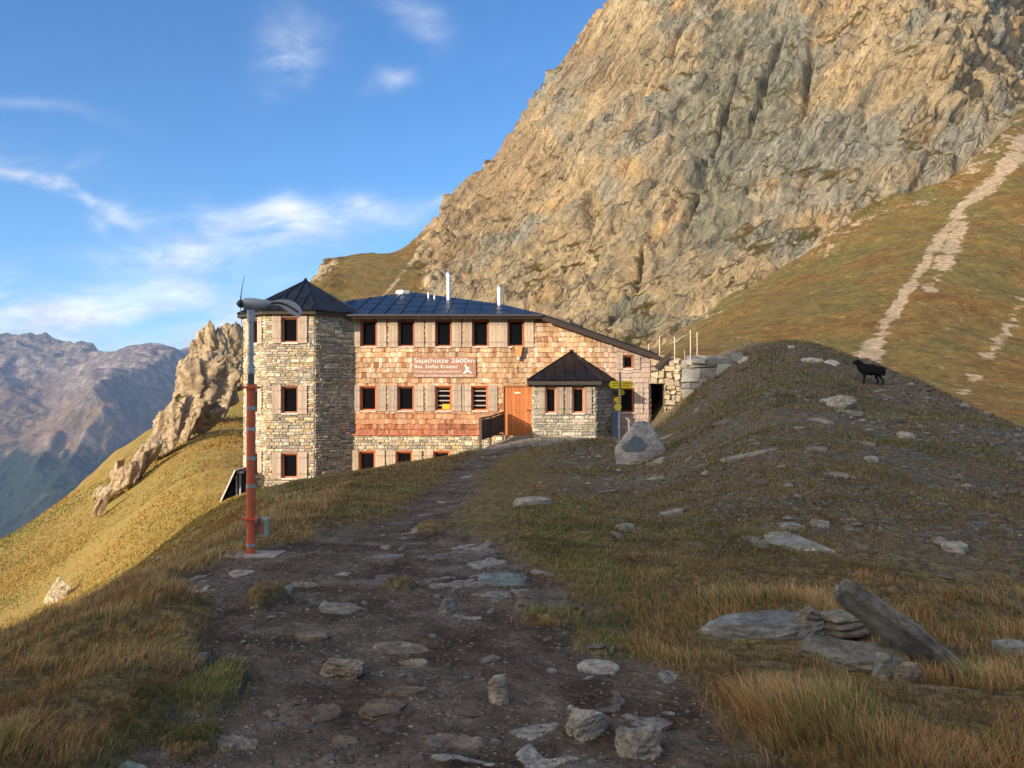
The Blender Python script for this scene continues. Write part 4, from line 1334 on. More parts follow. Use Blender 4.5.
def rock_mesh(seed, sx, sy, sz, sub=4, cuts=9, rough=.06, layer=0.0, mat=None, col=(.30, .29, .27), colv=.25, streak=0.0, flatten=False, name='rock', ring0=None):
    """angular rock: hull of a few random corners, broken up by noise; size is the full extent, origin at its middle"""
    rs = np.random.RandomState(seed)
    if flatten:
        n = rs.randint(6, 9)
        an = np.sort((np.arange(n) + rs.uniform(-.35, .35, n)) / n * 2 * np.pi)
        rr = rs.uniform(.72, 1.08, n)
        ring = np.stack([np.cos(an) * rr, np.sin(an) * rr], 1)
        ring = np.sign(ring) * np.abs(ring) ** .8
        if ring0 is not None: ring = np.array(ring0, float); n = len(ring)
        tp = ring * rs.uniform(.80, .97, (n, 1)); tilt = rs.uniform(-.22, .22, 2)
        pts = [(*q, rs.uniform(.72, 1.0) + q @ tilt) for q in tp] + [(*q, rs.uniform(-.1, .35)) for q in ring] + [(*(q * .9), -1) for q in ring]
        pts = np.array(pts)
    else:
        n = 15
        pts = rs.normal(size=(n, 3)); pts /= np.abs(pts).max(1, keepdims=True) ** .75 * np.linalg.norm(pts, axis=1, keepdims=True) ** .25
        pts[:, 2] = np.clip(pts[:, 2], -1, 1); pts[:, :2] *= (1 - .22 * np.clip(pts[:, 2:3], 0, 1))
    pts = pts / (np.abs(pts).max(0))
    S = np.array([sx, sy, sz]) / 2
    bm = bmesh.new()
    for q in pts * S: bm.verts.new(q)
    r = bmesh.ops.convex_hull(bm, input=bm.verts)
    bmesh.ops.delete(bm, geom=[v for v in bm.verts if not v.link_faces], context='VERTS')
    lim = max(sx, sy, sz) / {1: 1.5, 2: 3, 3: 6, 4: 13, 5: 22, 6: 34}[sub]
    for it in range(7):
        es = [e for e in bm.edges if e.calc_length() > lim]
        if not es: break
        bmesh.ops.subdivide_edges(bm, edges=es, cuts=1)
        bmesh.ops.triangulate(bm, faces=[f for f in bm.faces if len(f.verts) > 3])
    bmesh.ops.smooth_vert(bm, verts=bm.verts, factor=.5, use_axis_x=True, use_axis_y=True, use_axis_z=True)
    bmesh.ops.recalc_face_normals(bm, faces=bm.faces)
    bm.normal_update(); bm.verts.index_update()
    V = np.array([v.co[:] for v in bm.verts]); NN = np.array([v.normal[:] for v in bm.verts])
    Fc = np.array([[v.index for v in f.verts] for f in bm.faces]); bm.free()
    m = max(sx, sy, sz); th = min(m, 3 * min(sx, sy, sz))
    P = V / m * 4 + seed
    V = V + NN * ((fbm(P, 4, seed, gain=.62) * rough * .8 + fbm(P * 2.2, 3, seed + 1, gain=.6, ridged=True) * rough * .35) * th)[:, None]
    if layer:
        q = V[:, 2] / (sz * .16) + fbm(P * .5, 2, seed + 3) * 1.3
        st = (q % 1) ** 1.6
        out = NN.copy(); out[:, 2] *= .1
        V = V + out * ((st - .5) * layer * th * .035)[:, None]
    c = fbm(P * 1.3, 4, seed + 9); s2 = fbm(P * np.array([1, 1, 9.0]), 3, seed + 5) * streak
    C = np.array(col)[None] * (1 + (c * colv * 2 + s2)[:, None])
    return V, Fc, np.clip(C, .02, .8)


def slope_at(x, y, e=.15):
    e = max(e, .15)
    dzx = (gz(x + e, y) - gz(x - e, y)) / (2 * e); dzy = (gz(x, y + e) - gz(x, y - e)) / (2 * e)
    return Vector((-dzx, -dzy, 1)).normalized()


def put_rock(px, py, wpx, hpx, label, seed, flat=True, thick=.07, rz=0.0, tilt=(0, 0), col=(.30, .29, .27), sink=.35, name='rock', layer=.6, rough=.05, depth=None, group=None, sub=4, cat='rock', streak=.25, lift=0.0, ring0=None):
    b = at(px, py)
    w = wpx / F * b.y
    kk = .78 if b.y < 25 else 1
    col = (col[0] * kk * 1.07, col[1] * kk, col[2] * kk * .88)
    if flat:
        thick *= 1.2; sink = max(sink, .5) if b.y > 8 or px > 690 else max(sink, .80)
        dep = depth or min(max(hpx * b.y * b.y / (F * EYE) * .9, w * .35), w * 1.1)
        sz = thick
    else:
        sz = hpx / F * b.y / (1 - sink); dep = depth or w * .8
    V, Fc, C = rock_mesh(seed, w, dep, sz, sub=sub, col=col, layer=layer, rough=rough, flatten=flat, streak=streak, ring0=ring0)
    o = mesh_np(name, V, Fc, MROCK, None, {'tint': C}, smooth=False)
    for p in o.data.polygons: p.use_smooth = False
    n = slope_at(b.x, b.y, w * .4) if flat else Vector((0, 0, 1))
    q = Vector((0, 0, 1)).rotation_difference(n)
    o.rotation_mode = 'QUATERNION'
    from mathutils import Euler
    o.rotation_quaternion = q @ Euler((R(tilt[0]), R(tilt[1]), R(rz))).to_quaternion()
    zc = gz(b.x, b.y) + sz * (.5 - sink) + lift
    o.location = (b.x, b.y, zc)
    tag(o, label, cat, group)
    return o


GREYB = (.34, .34, .315); PALE = (.50, .49, .45); BRN = (.27, .22, .175); WARM = (.40, .35, .28); DKG = (.21, .215, .205)
put_rock(841, 408, 30, 13, 'pale white angular rock standing on the mound below the black sheep', 21, flat=False, col=(.58, .58, .55), sink=.3)
put_rock(797, 546, 74, 20, 'long pale wedge shaped slab lying flat mid slope on the mound', 22, thick=.12, rz=-12, col=(.40, .42, .41), sink=.6, ring0=[(-1, .3), (-.75, 1), (-.2, .9), (1, -.85), (.35, -.7), (-.4, -.2)])
put_rock(792, 530, 24, 8, 'small blue grey slab touching the top of the long pale wedge slab', 23, thick=.12, col=GREYB)
put_rock(820, 526, 20, 7, 'small pale slab pointing right above the long wedge slab', 24, thick=.10, rz=-20, col=(.42, .42, .40))
put_rock(955, 551, 26, 10, 'flat grey stone with a raised edge on the right of the mound', 25, thick=.14, col=PALE, rz=-15)
put_rock(672, 516, 28, 8, 'thin blue grey slab in short grass below the boulder', 26, thick=.10, col=GREYB)
put_rock(626, 528, 22, 5, 'narrow grey slab in green grass left of the thin blue grey slab', 27, thick=.08, col=GREYB)
put_rock(532, 504, 40, 11, 'pale slab lying in grass just right of the path', 28, thick=.14, col=(.43, .42, .38))
put_rock(502, 580, 62, 13, 'smooth blue grey slab at the grassy right edge of the path', 29, thick=.12, col=(.24, .30, .33), rz=6)
put_rock(560, 602, 120, 30, 'broad low mossy outcrop of crumbling slate beside the path', 30, thick=.22, col=(.21, .185, .16), rough=.09, layer=1.5, sink=.62)
put_rock(449, 612, 20, 14, 'small whitish block at the left end of the mossy outcrop', 31, flat=False, col=PALE)
put_rock(597, 668, 48, 24, 'pale square slab in dark soil left of the russet grass', 32, thick=.09, rz=12, col=(.50, .49, .45), sink=.5)
put_rock(501, 702, 28, 26, 'upright chunky white rock in the middle of the path', 33, flat=False, col=(.52, .50, .45), sink=.25)
put_rock(344, 676, 44, 18, 'brown banded stone with pale stripes lying in the path', 34, flat=False, col=(.38, .33, .27), layer=2, streak=.7, depth=.2)
put_rock(400, 650, 66, 13, 'long flat tan slab in the middle of the path', 35, thick=.07, col=(.36, .32, .26), sink=.55)
put_rock(414, 664, 36, 10, 'short flat tan slab right below the long tan slab', 36, thick=.07, col=(.38, .33, .27), sink=.5)
put_rock(405, 692, 50, 14, 'half buried brown slab beside the chunky white rock', 37, thick=.08, col=BRN, sink=.65)
put_rock(340, 609, 46, 12, 'light grey slab at the left of the path beyond the banded stone', 38, thick=.09, col=(.40, .38, .34), sink=.45)
put_rock(311, 637, 40, 20, 'dark brown stone sunk into the left of the path', 39, thick=.12, col=BRN, sink=.6)
put_rock(382, 712, 48, 22, 'dark brown layered slab half buried near the path centre', 40, thick=.1, col=BRN, sink=.6, layer=2)
put_rock(322, 718, 42, 24, 'dark brown rounded stone sunk in the path left of the layered slab', 41, thick=.12, col=(.24, .195, .16), sink=.6)
put_rock(242, 574, 30, 11, 'pale flat stone lying in front of the wind turbine base', 42, thick=.09, col=(.46, .44, .40))
put_rock(288, 594, 12, 9, 'small bluish stone on the dirt right of the turbine base', 43, flat=False, col=(.40, .43, .44), sub=3)
put_rock(305, 585, 36, 6, 'thin flat grey stone behind the small bluish stone', 44, thick=.07, col=(.38, .36, .33))
put_rock(457, 745, 62, 14, 'flat pinkish brown slab low in the path near the bottom', 45, thick=.07, col=(.36, .30, .26), sink=.5)
put_rock(345, 744, 34, 14, 'flat brown slab low in the path left of the pinkish slab', 46, thick=.07, col=BRN, sink=.6)
put_rock(590, 733, 46, 22, 'rough white crumbling rock at the right of the path bottom', 47, flat=False, col=(.48, .47, .43), rough=.13, sink=.4)
put_rock(640, 752, 50, 26, 'grey white broken rock in dark soil below the russet grass', 48, flat=False, col=(.40, .395, .38), rough=.14, sink=.45)
put_rock(573, 716, 14, 10, 'small white stone above the rough crumbling rock', 49, flat=False, col=PALE, sub=3)
put_rock(672, 741, 20, 8, 'small flat grey stone right of the broken rock', 50, thick=.05, col=WARM, sub=3)
put_rock(132, 770, 34, 14, 'pale green slab cut off at the bottom left corner', 51, thick=.07, col=(.34, .42, .38))
put_rock(235, 745, 60, 16, 'rough pale stone breaking through soil below the green grass tuft', 52, thick=.09, col=(.40, .36, .31), rough=.12, sink=.5)
put_rock(202, 663, 22, 9, 'dark grey stone beside the left grass tufts', 53, flat=False, col=(.2, .19, .18), sub=3)
put_rock(745, 457, 70, 4, 'thin line of flat grey slabs high on the mound right of the boulder', 54, thick=.12, col=(.36, .36, .33))
put_rock(872, 460, 16, 6, 'small pale slab on the bare middle of the mound', 55, thick=.1, col=PALE, sub=3)
put_rock(1012, 654, 34, 18, 'blue grey slab cut off at the right edge of the picture', 56, thick=.12, rz=-25, col=(.34, .37, .38))
put_rock(812, 361, 22, 5, 'pale flat slab near the mound crest left of the sheep', 57, thick=.16, col=PALE)
put_rock(832, 364, 18, 5, 'pale sliver of slab nearest the sheep on the crest', 58, thick=.14, rz=-15, col=PALE)
put_rock(744, 361, 12, 5, 'whitish stone on the mound crest above the dry stone wall', 59, thick=.16, col=PALE)
put_rock(905, 436, 20, 5, 'thin pale slab on the slope below and right of the sheep', 60, thick=.12, col=PALE, rz=-12)
put_rock(60, 600, 20, 24, 'bright cream rock jutting from the sunlit grass slope', 61, flat=False, col=(.62, .54, .42), sink=.3, tilt=(0, 25), sub=4)

# the pile of slabs at lower right
b0 = at(770, 628)
put_rock(765, 630, 142, 26, 'long low blue grey slab at the left of the slab pile', 62, thick=.17, col=(.30, .33, .34), sink=.25, depth=.5, rough=.03, layer=1, ring0=[(-1, -.1), (-.5, .7), (.1, 1), (.8, .9), (1, .2), (.8, -.8), (0, -.9), (-.6, -.6)])
put_rock(852, 664, 112, 30, 'flat grey slab under the pile with a dark hollow beneath', 63, thick=.19, col=(.27, .275, .265), sink=.1, rz=-14, ring0=[(-1, -.7), (-.8, .8), (-.1, 1), (.75, .8), (1, .1), (.85, -.8), (0, -1)], depth=.42, layer=1, tilt=(0, 6))
put_rock(844, 640, 52, 10, 'thin tan flake uppermost in the slab pile', 64, thick=.035, col=(.37, .34, .29), sink=0, depth=.26, layer=2, lift=.165)
put_rock(846, 641, 56, 12, 'thin grey flake second from the top of the slab pile', 65, thick=.035, col=(.31, .29, .25), sink=0, depth=.28, layer=2, lift=.125, rz=14)
put_rock(842, 642, 50, 12, 'thin brown flake lying directly on the flat grey slab', 66, thick=.04, col=(.27, .25, .22), sink=0, depth=.28, layer=2, lift=.085, rz=-10)
put_rock(816, 634, 34, 34, 'wedge of layered tan slate leaning between the low slab and the flakes', 67, flat=False, col=(.31, .28, .24), layer=2.5, sink=.2, tilt=(0, 28))
put_rock(888, 680, 40, 26, 'rounded grey rock low at the front of the slab pile', 68, flat=False, col=(.31, .315, .305), sink=.2, depth=.25)
put_rock(909, 681, 26, 20, 'small tan rock under the lower end of the leaning slab', 69, flat=False, col=(.36, .33, .28), sink=.2)
p1 = at(898, 668)


def leaning_slab():
    V, Fc, C = rock_mesh(70, .88, .32, .10, sub=5, col=(.235, .235, .22), layer=2.2, rough=.02, flatten=True, streak=.6, cuts=7, ring0=[(-1, -.75), (-.92, .8), (0, 1), (.95, .85), (1, -.7), (.1, -1)])
    o = mesh_np('rock', V, Fc, MROCK, None, {'tint': C})
    o.rotation_euler = (R(-34), R(36), R(-16))
    o.location = (p1.x + .0, p1.y + .02, p1.z + .24)
    tag(o, 'long dark striped slab leaning steeply over the right of the pile', 'rock')


leaning_slab()


def outcrop(name, specs, seed):
    """crags on the skyline ridge: one broken mass of stone"""
    Vs, Fs, n = [], [], 0
    for i, (px, py, w, h, d, lean) in enumerate(specs):
        hit = at(px + lean * 4, py + h * .42)
        d = min(hit.y, 90) if hit.y > 45 else d * .85
        d += w / F * d * .22
        sx, sz = w / F * d, h / F * d
        V, Fc, _ = rock_mesh(seed + i, sx, sx * .8, sz, sub=6, rough=.0, layer=0)
        nn = V / (np.linalg.norm(V, axis=1, keepdims=True) + 1e-9)
        Q = np.stack([V[:, 0] + .5 * V[:, 2], V[:, 1], V[:, 2] * .3], -1) + seed + i * 3
        V = V + nn * (fbm(Q / 1.9, 4, seed, ridged=True, gain=.65) * sx * .13 + fbm(V / .9 + i, 5, seed + 2, gain=.7) * min(sx, 3) * .11 + fbm(Q / .8, 4, seed + 8, ridged=True, gain=.6) * min(sx, 3) * .07)[:, None]
        for sc_, am_ in ((2.6, .5), (1.1, .3), (.5, .16)):
            Qw = np.stack([V[:, 0] + .45 * V[:, 2], V[:, 1], V[:, 2] * .38], -1) + fbm(V / 2, 2, 9)[:, None] * .6 + seed + i
            hsh, ed = worley(Qw / sc_, i)
            k_ = min(1, sx / 4) * am_
            V = V + nn * ((hsh - .5) * 2 * k_ * sstep(ed, 0, .12) - np.exp(-(ed / .08) ** 2) * k_ * .6)[:, None]
        V[:, 0] += V[:, 2] * lean
        V += np.array([(px - CX) / F * d, d, EYE + (HY - py) / F * d])
        Vs.append(V); Fs.append(Fc + n); n += len(V)
    V = np.concatenate(Vs)
    o = mesh_np(name, V, np.concatenate(Fs), MMTN, attrs={'rock': np.ones(len(V)), 'pale': np.ones(len(V))})
    o['kind'] = 'structure'


outcrop('rock_outcrop', [(216, 378, 48, 104, 87, .2), (194, 398, 40, 96, 86, .35), (233, 360, 26, 74, 90, .1), (174, 426, 34, 62, 83, .5), (203, 352, 22, 52, 88, .2), (184, 372, 16, 40, 85, .3), (225, 340, 13, 34, 91, .1), (205, 418, 32, 40, 84, .6), (243, 350, 18, 60, 92, .1), (210, 338, 12, 30, 88, .1), (196, 356, 10, 34, 88, .2), (238, 338, 10, 34, 92, .0),
                         (160, 440, 20, 44, 82, .5), (148, 456, 18, 40, 80, .5), (138, 468, 15, 30, 79, .5), (124, 478, 22, 36, 77, .6), (130, 492, 13, 20, 75, .6), (110, 490, 14, 28, 74, .6), (102, 504, 13, 30, 73, .6), (93, 516, 12, 30, 72, .6), (83, 530, 10, 26, 69, .7), (73, 544, 8, 20, 66, .7), (65, 556, 6, 14, 64, .7), (116, 470, 11, 24, 77, .4), (178, 400, 14, 34, 84, .4), (98, 494, 8, 20, 73, .5)], 300)


# ------------------------------------------------------------------ boulder with memorial plaque
def build_boulder():
    b = at(643, 461)
    w = 52 / F * b.y; h = 40 / F * b.y
    pts = [(-.50, -.30, -.1), (-.50, -.25, .18), (-.50, .2, .30), (-.44, -.2, .44), (-.16, -.05, .92), (.02, 0, 1.0), (.14, .12, .97), (-.08, .3, .95), (.30, -.12, .52), (.34, .25, .62), (.47, -.2, .22), (.52, .15, .2),
           (.50, -.3, -.1), (.2, -.42, -.1), (-.25, -.45, -.1), (-.3, -.42, .1), (.18, -.38, .18), (-.4, .5, -.1), (.4, .5, -.1), (-.3, .45, .4), (.2, .4, .5)]
    bm = bmesh.new()
    for q in pts: bm.verts.new((q[0] * w, q[1] * w * .8, q[2] * h - h * .44))
    bmesh.ops.convex_hull(bm, input=bm.verts)
    bmesh.ops.delete(bm, geom=[v for v in bm.verts if not v.link_faces], context='VERTS')
    for it in range(8):
        es = [e for e in bm.edges if e.calc_length() > .06]
        if not es: break
        bmesh.ops.subdivide_edges(bm, edges=es, cuts=1); bmesh.ops.triangulate(bm, faces=[f for f in bm.faces if len(f.verts) > 3])
    for _ in range(2): bmesh.ops.smooth_vert(bm, verts=bm.verts, factor=.5, use_axis_x=True, use_axis_y=True, use_axis_z=True)
    bm.normal_update(); bm.verts.index_update()
    V = np.array([v.co[:] for v in bm.verts]); nn = np.array([v.normal[:] for v in bm.verts]); Fc = np.array([[v.index for v in f.verts] for f in bm.faces])
    bvh = __import__('mathutils.bvhtree', fromlist=['BVHTree']).BVHTree.FromBMesh(bm)
    bm.free()
    V = V + nn * (fbm(V * 2.2, 4, 5, gain=.55, ridged=True) * .035 + fbm(V * 9, 3, 6) * .014)[:, None]
    c = np.array((.40, .385, .36)) * (1 + .5 * fbm(V * 2.5, 4, 8)[:, None] + .35 * fbm(V * np.array([3, 3, 16]), 3, 9)[:, None])
    o = mesh_np('boulder', V, Fc, MROCK, None, {'tint': np.clip(c, .03, .7)})
    o.location = (b.x, b.y + .25, b.z + h * .44)
    tag(o, 'large pale grey boulder with a dark plaque beside the yellow signpost', 'boulder')
    m = MB()
    poly = [(-.60, -.14), (-.50, -.20), (-.16, -.22), (.00, -.18), (.06, -.08), (.02, .06), (-.06, .16), (-.22, .22), (-.36, .10), (-.56, -.04)]
    n = len(poly)

    def yy(x, z):
        hit = bvh.ray_cast(Vector((x, -3, z)), Vector((0, 1, 0)))
        return hit[0].y if hit[0] else -.2
    vs = [(x, yy(x, z) - .05, z) for x, z in poly] + [(x, yy(x, z) + .10, z) for x, z in poly]
    m.add(vs, [tuple(range(n)), tuple(range(2 * n - 1, n - 1, -1))] + [(i, n + i, n + (i + 1) % n, (i + 1) % n) for i in range(n)], (.085, .115, .14))
    pq = m.build('plaque', tmat('plaque_metal', nscale=22, var=.8, rough=.5, bump=.01), o)
    return o


build_boulder()


# ------------------------------------------------------------------ wind turbine
def build_turbine():
    b = at(251, 556)
    d = b.y
    g = b.z
    root = empty('wind_turbine', (b.x, b.y, g))
    tag(root, 'small wind turbine with orange lower mast, grey upper pole and folded tail', 'wind turbine')
    Z = lambda py: EYE + (HY - py) / F * d - g
    RED = (.56, .115, .045); GAL = (.36, .37, .38)
    m = MB()
    V = [(-.27, -.19), (.30, -.22), (.33, .15), (-.20, .17)]
    m.prism(V, -.10, .025, (.34, .29, .25)); m.build('base_slab', MSTONE, root)
    m = MB(); m.tube([(0, 0, .02), (0, 0, Z(384))], .046, 20, RED); m.build('lower_mast', MGLOSS, root, smooth=False)
    for py in (408, 429, 458, 486, 545):
        m = MB(); m.tube([(0, 0, Z(py) - .018), (0, 0, Z(py) + .018)], .049, 20, (.42, .40, .42)); m.build('band', MMETAL, root)
    for py in (387.5, 518.5):
        m = MB(); m.box(-.085, .085, -.062, .062, Z(py) - .012, Z(py) + .012, RED)
        for s in (-.07, .07): m.tube([(s, -.045, Z(py) - .04), (s, -.045, Z(py) + .035)], .007, 6, (.4, .4, .4))
        m.build('flange', MGLOSS, root)
    m = MB(); m.tube([(.0, .0, Z(384)), (0, 0, Z(374))], .034, 14, (.10, .10, .11))
    m.tube([(.0, .0, Z(374)), (0, 0, Z(371.5)), (0, 0, Z(364))], [.034, .036, .034], 14, (.42, .43, .44)); m.build('coupling', MMETAL, root)
    m = MB(); m.tube([(0, 0, Z(376)), (0, 0, Z(316))], .027, 16, GAL); m.build('upper_pole', MMETAL, root)
    for py in (367, 320, 354):
        m = MB(); m.tube([(0, 0, Z(py) - .012), (0, 0, Z(py) + .012)], .036, 14, GAL); m.tube([(.03, -.01, Z(py)), (.055, -.02, Z(py))], .008, 6, GAL); m.build('pipe_clamp', MMETAL, root)
    m = MB(); m.tube([(0, 0, Z(322)), (0, 0, Z(310))], .042, 16, (.40, .41, .43)); m.build('yaw_bearing', MMETAL, root)
    # nacelle: axis along x, nose (rotor) to the left
    za = Z(304)
    ax = Matrix.Translation((0, 0, za)) @ Matrix.Rotation(R(16), 4, 'Z')
    m = MB()
    prof = [(-.085, .030), (-.075, .055), (-.04, .064), (.03, .064), (.10, .056), (.16, .040), (.20, .026), (.215, .02)]
    m.tube([ax @ Vector((x, 0, 0.0 + (.012 if x > .1 else 0))) for x, r in prof], [r for x, r in prof], 20, (.37, .38, .40))
    m.build('nacelle', MGLOSS, root, smooth=True)
    # tail: strap curving over and drooping to the right, with a raised outline
    m = MB()
    cl = [(.19, .012, .020), (.25, .026, .026), (.31, .022, .036), (.37, .002, .052), (.43, -.032, .060), (.48, -.068, .052), (.51, -.095, .030)]
    n = len(cl); vs = []
    for x, z, h in cl:
        for sy in (-.012, .012):
            for sg in (-1, 1):
                vs.append(ax @ Vector((x + sg * h * .35, sy, z + sg * h)))
    fs = []
    for i in range(n - 1):
        a, b_ = i * 4, (i + 1) * 4
        for p, q in ((0, 1), (1, 3), (3, 2), (2, 0)): fs.append((a + p, a + q, b_ + q, b_ + p))
    fs += [(0, 1, 3, 2), tuple((n - 1) * 4 + k for k in (0, 2, 3, 1))]
    m.add(vs, fs, (.42, .43, .45))
    m.build('tail_fin', MGLOSS, root)
    m = MB()
    m.tube([ax @ Vector((x, -.018, z - h * .1)) for x, z, h in cl[:-1]], [.010] * 6, 8, (.10, .10, .11)); m.build('tail_rib', MMETAL, root)
    # rotor, seen nearly edge-on
    m = MB(); m.tube([ax @ Vector(v) for v in ((-.085, 0, 0), (-.12, 0, 0), (-.145, 0, 0))], [.045, .04, .012], 14, (.07, .07, .08)); m.build('hub', MGLOSS, root)
    for an in (-38, -158, -278):
        m = MB(); L = .43
        e = Vector((0, -math.sin(R(an)), math.cos(R(an)))); s = e.cross(Vector((1, 0, 0)))
        vs = []
        for t, c, tw in ((.03, .03, 20), (.12, .045, 14), (.4, .032, 8), (.75, .020, 5), (1, .008, 3)):
            p = e * (L * t)
            cv = (s * math.cos(R(tw)) + Vector((1, 0, 0)) * math.sin(R(tw)))
            th = Vector((1, 0, 0)) * math.cos(R(tw)) - s * math.sin(R(tw))
            for u, w_ in ((-.5, 0), (-.1, .16), (.5, 0), (-.1, -.08)):
                vs.append(ax @ (Vector((-.105 + .03 * t * t, 0, 0)) + p + cv * (u * c) + th * (w_ * c * .6 + (.002 if w_ else 0))))
        fs = [(i * 4 + k, i * 4 + (k + 1) % 4, i * 4 + 4 + (k + 1) % 4, i * 4 + 4 + k) for i in range(4) for k in range(4)] + [(3, 2, 1, 0), (16, 17, 18, 19)]
        m.add(vs, fs, (.10, .105, .12)); m.build('rotor_blade', MGLOSS, root, smooth=False)
    # switch box behind the mast
    m = MB(); m.box(-.02, .15, .065, .15, Z(538), Z(519.5), (.36, .40, .33), bev=.006); bx = m.build('switch_box', MGLOSS, root)
    m = MB(); m.box(.015, .115, .058, .064, Z(535), Z(522.5), (.50, .20, .12)); m.build('label_plate', MPAINT, bx)


build_turbine()


# ------------------------------------------------------------------ signpost
def build_signpost():
    d = 24.0; x = fx(620, d); g = gz(x, d)
    root = empty('trail_signpost', (x, d, g))
    tag(root, 'thin grey signpost with yellow trail arrows behind the boulder', 'signpost')
    Z = lambda py: fz(py, d) - g
    m = MB(); m.tube([(0, 0, -.1), (0, 0, Z(372))], .038, 12, (.30, .29, .33)); m.build('pole', MMETAL, root)
    Y = (.80, .58, .02)

    def arrow(px0, px1, py0, py1, yo, ang=0, tip=1):
        a0, a1 = (px0 - 620) / F * d, (px1 - 620) / F * d
        z0, z1 = Z(py1), Z(py0)
        zc = (z0 + z1) / 2; t = .07 * tip
        poly = [(a0, z0), (a1, z0), (a1 + t, zc), (a1, z1), (a0, z1)] if tip > 0 else [(a0, z0), (a1, z0), (a1, z1), (a0, z1), (a0 + t, zc)]
        M_ = Matrix.Rotation(R(ang), 4, 'Z')
        n = len(poly); mb = MB()
        vs = [M_ @ Vector((p, yo - .012, q)) for p, q in poly] + [M_ @ Vector((p, yo + .012, q)) for p, q in poly]
        mb.add(vs, [tuple(range(n)), tuple(range(2 * n - 1, n - 1, -1))] + [(i, n + i, n + (i + 1) % n, (i + 1) % n) for i in range(n)], Y)
        s = mb.build('arrow_sign', MPAINT, root)
        tx = MB()
        for k in range(2):
            zz = z0 + (z1 - z0) * (.34 + .3 * k)
            a = a0 + .05
            while a < a1 - .06:
                l = .03 + .03 * ((k * 7 + int(a * 100)) % 3)
                vs = [M_ @ Vector((a + u, yo - .014, zz + v)) for u, v in ((0, 0), (l, 0), (l, .02), (0, .02))]
                tx.add(vs, [(0, 1, 2, 3)], (.05, .05, .05)); a += l + .02
        tx.build('inscription', MPAINT, s)
    arrow(611, 619, 381, 388.5, -.05, 0, -1)
    arrow(621, 631, 381, 388.5, -.05, 0, 1)
    arrow(615.5, 624, 390, 395, -.05, 55, 1)
    arrow(615.5, 620, 397, 402.5, -.05, 10, -1)
    m = MB(); m.tube([(-.07, -.065, Z(407)), (-.07, -.050, Z(407))], .11, 14, (.62, .50, .05)); m.build('round_sign', MPAINT, root)


build_signpost()


# ------------------------------------------------------------------ railing beside the ramp
def build_railing():
    root = empty('railing', (-1.1, 27.7, 0))
    tag(root, 'dark boarded wooden railing beside the ramp to the orange door', 'railing')
    a, b, c = Vector((fx(480.5, 27.7), 27.7, fz(443, 27.7))), Vector((fx(490.5, 29.4), 29.4, fz(440, 29.4))), Vector((fx(503, 31.75), 31.75, fz(434, 31.75)))
    o = Vector((-1.1, 27.7, 0))
    posts = [a, b, c]
    for p in posts:
        m = MB(); q = p - o; m.box(q.x - .045, q.x + .045, q.y - .045, q.y + .045, q.z - .25, q.z + .86, (.12, .075, .055)); m.build('post', MDARK, root)
    for p, q in ((a, b), (b, c)):
        m = MB(); n = 11
        dr = (q - p); L = dr.length; u = Vector((dr.x, dr.y, 0)).normalized(); s = Vector((-u.y, u.x, 0))
        for k in range(n):
            t0, t1 = (k + .06) / n, (k + .94) / n
            vs = []
            for t in (t0, t1):
                e = p + dr * t - o
                for w in (-.012, .012):
                    for z in (.10, .80): vs.append(e + s * w + Vector((0, 0, z)))
            m.add(vs, [(0, 1, 3, 2), (4, 6, 7, 5), (0, 4, 5, 1), (2, 3, 7, 6), (0, 2, 6, 4), (1, 5, 7, 3)], (.045, .036, .034))
        m.build('boarding', MDARK, root)
        m = MB(); m.tube([p - o + Vector((0, 0, .86)), q - o + Vector((0, 0, .86))], .035, 6, (.17, .10, .07)); m.build('handrail', MDARK, root)


build_railing()


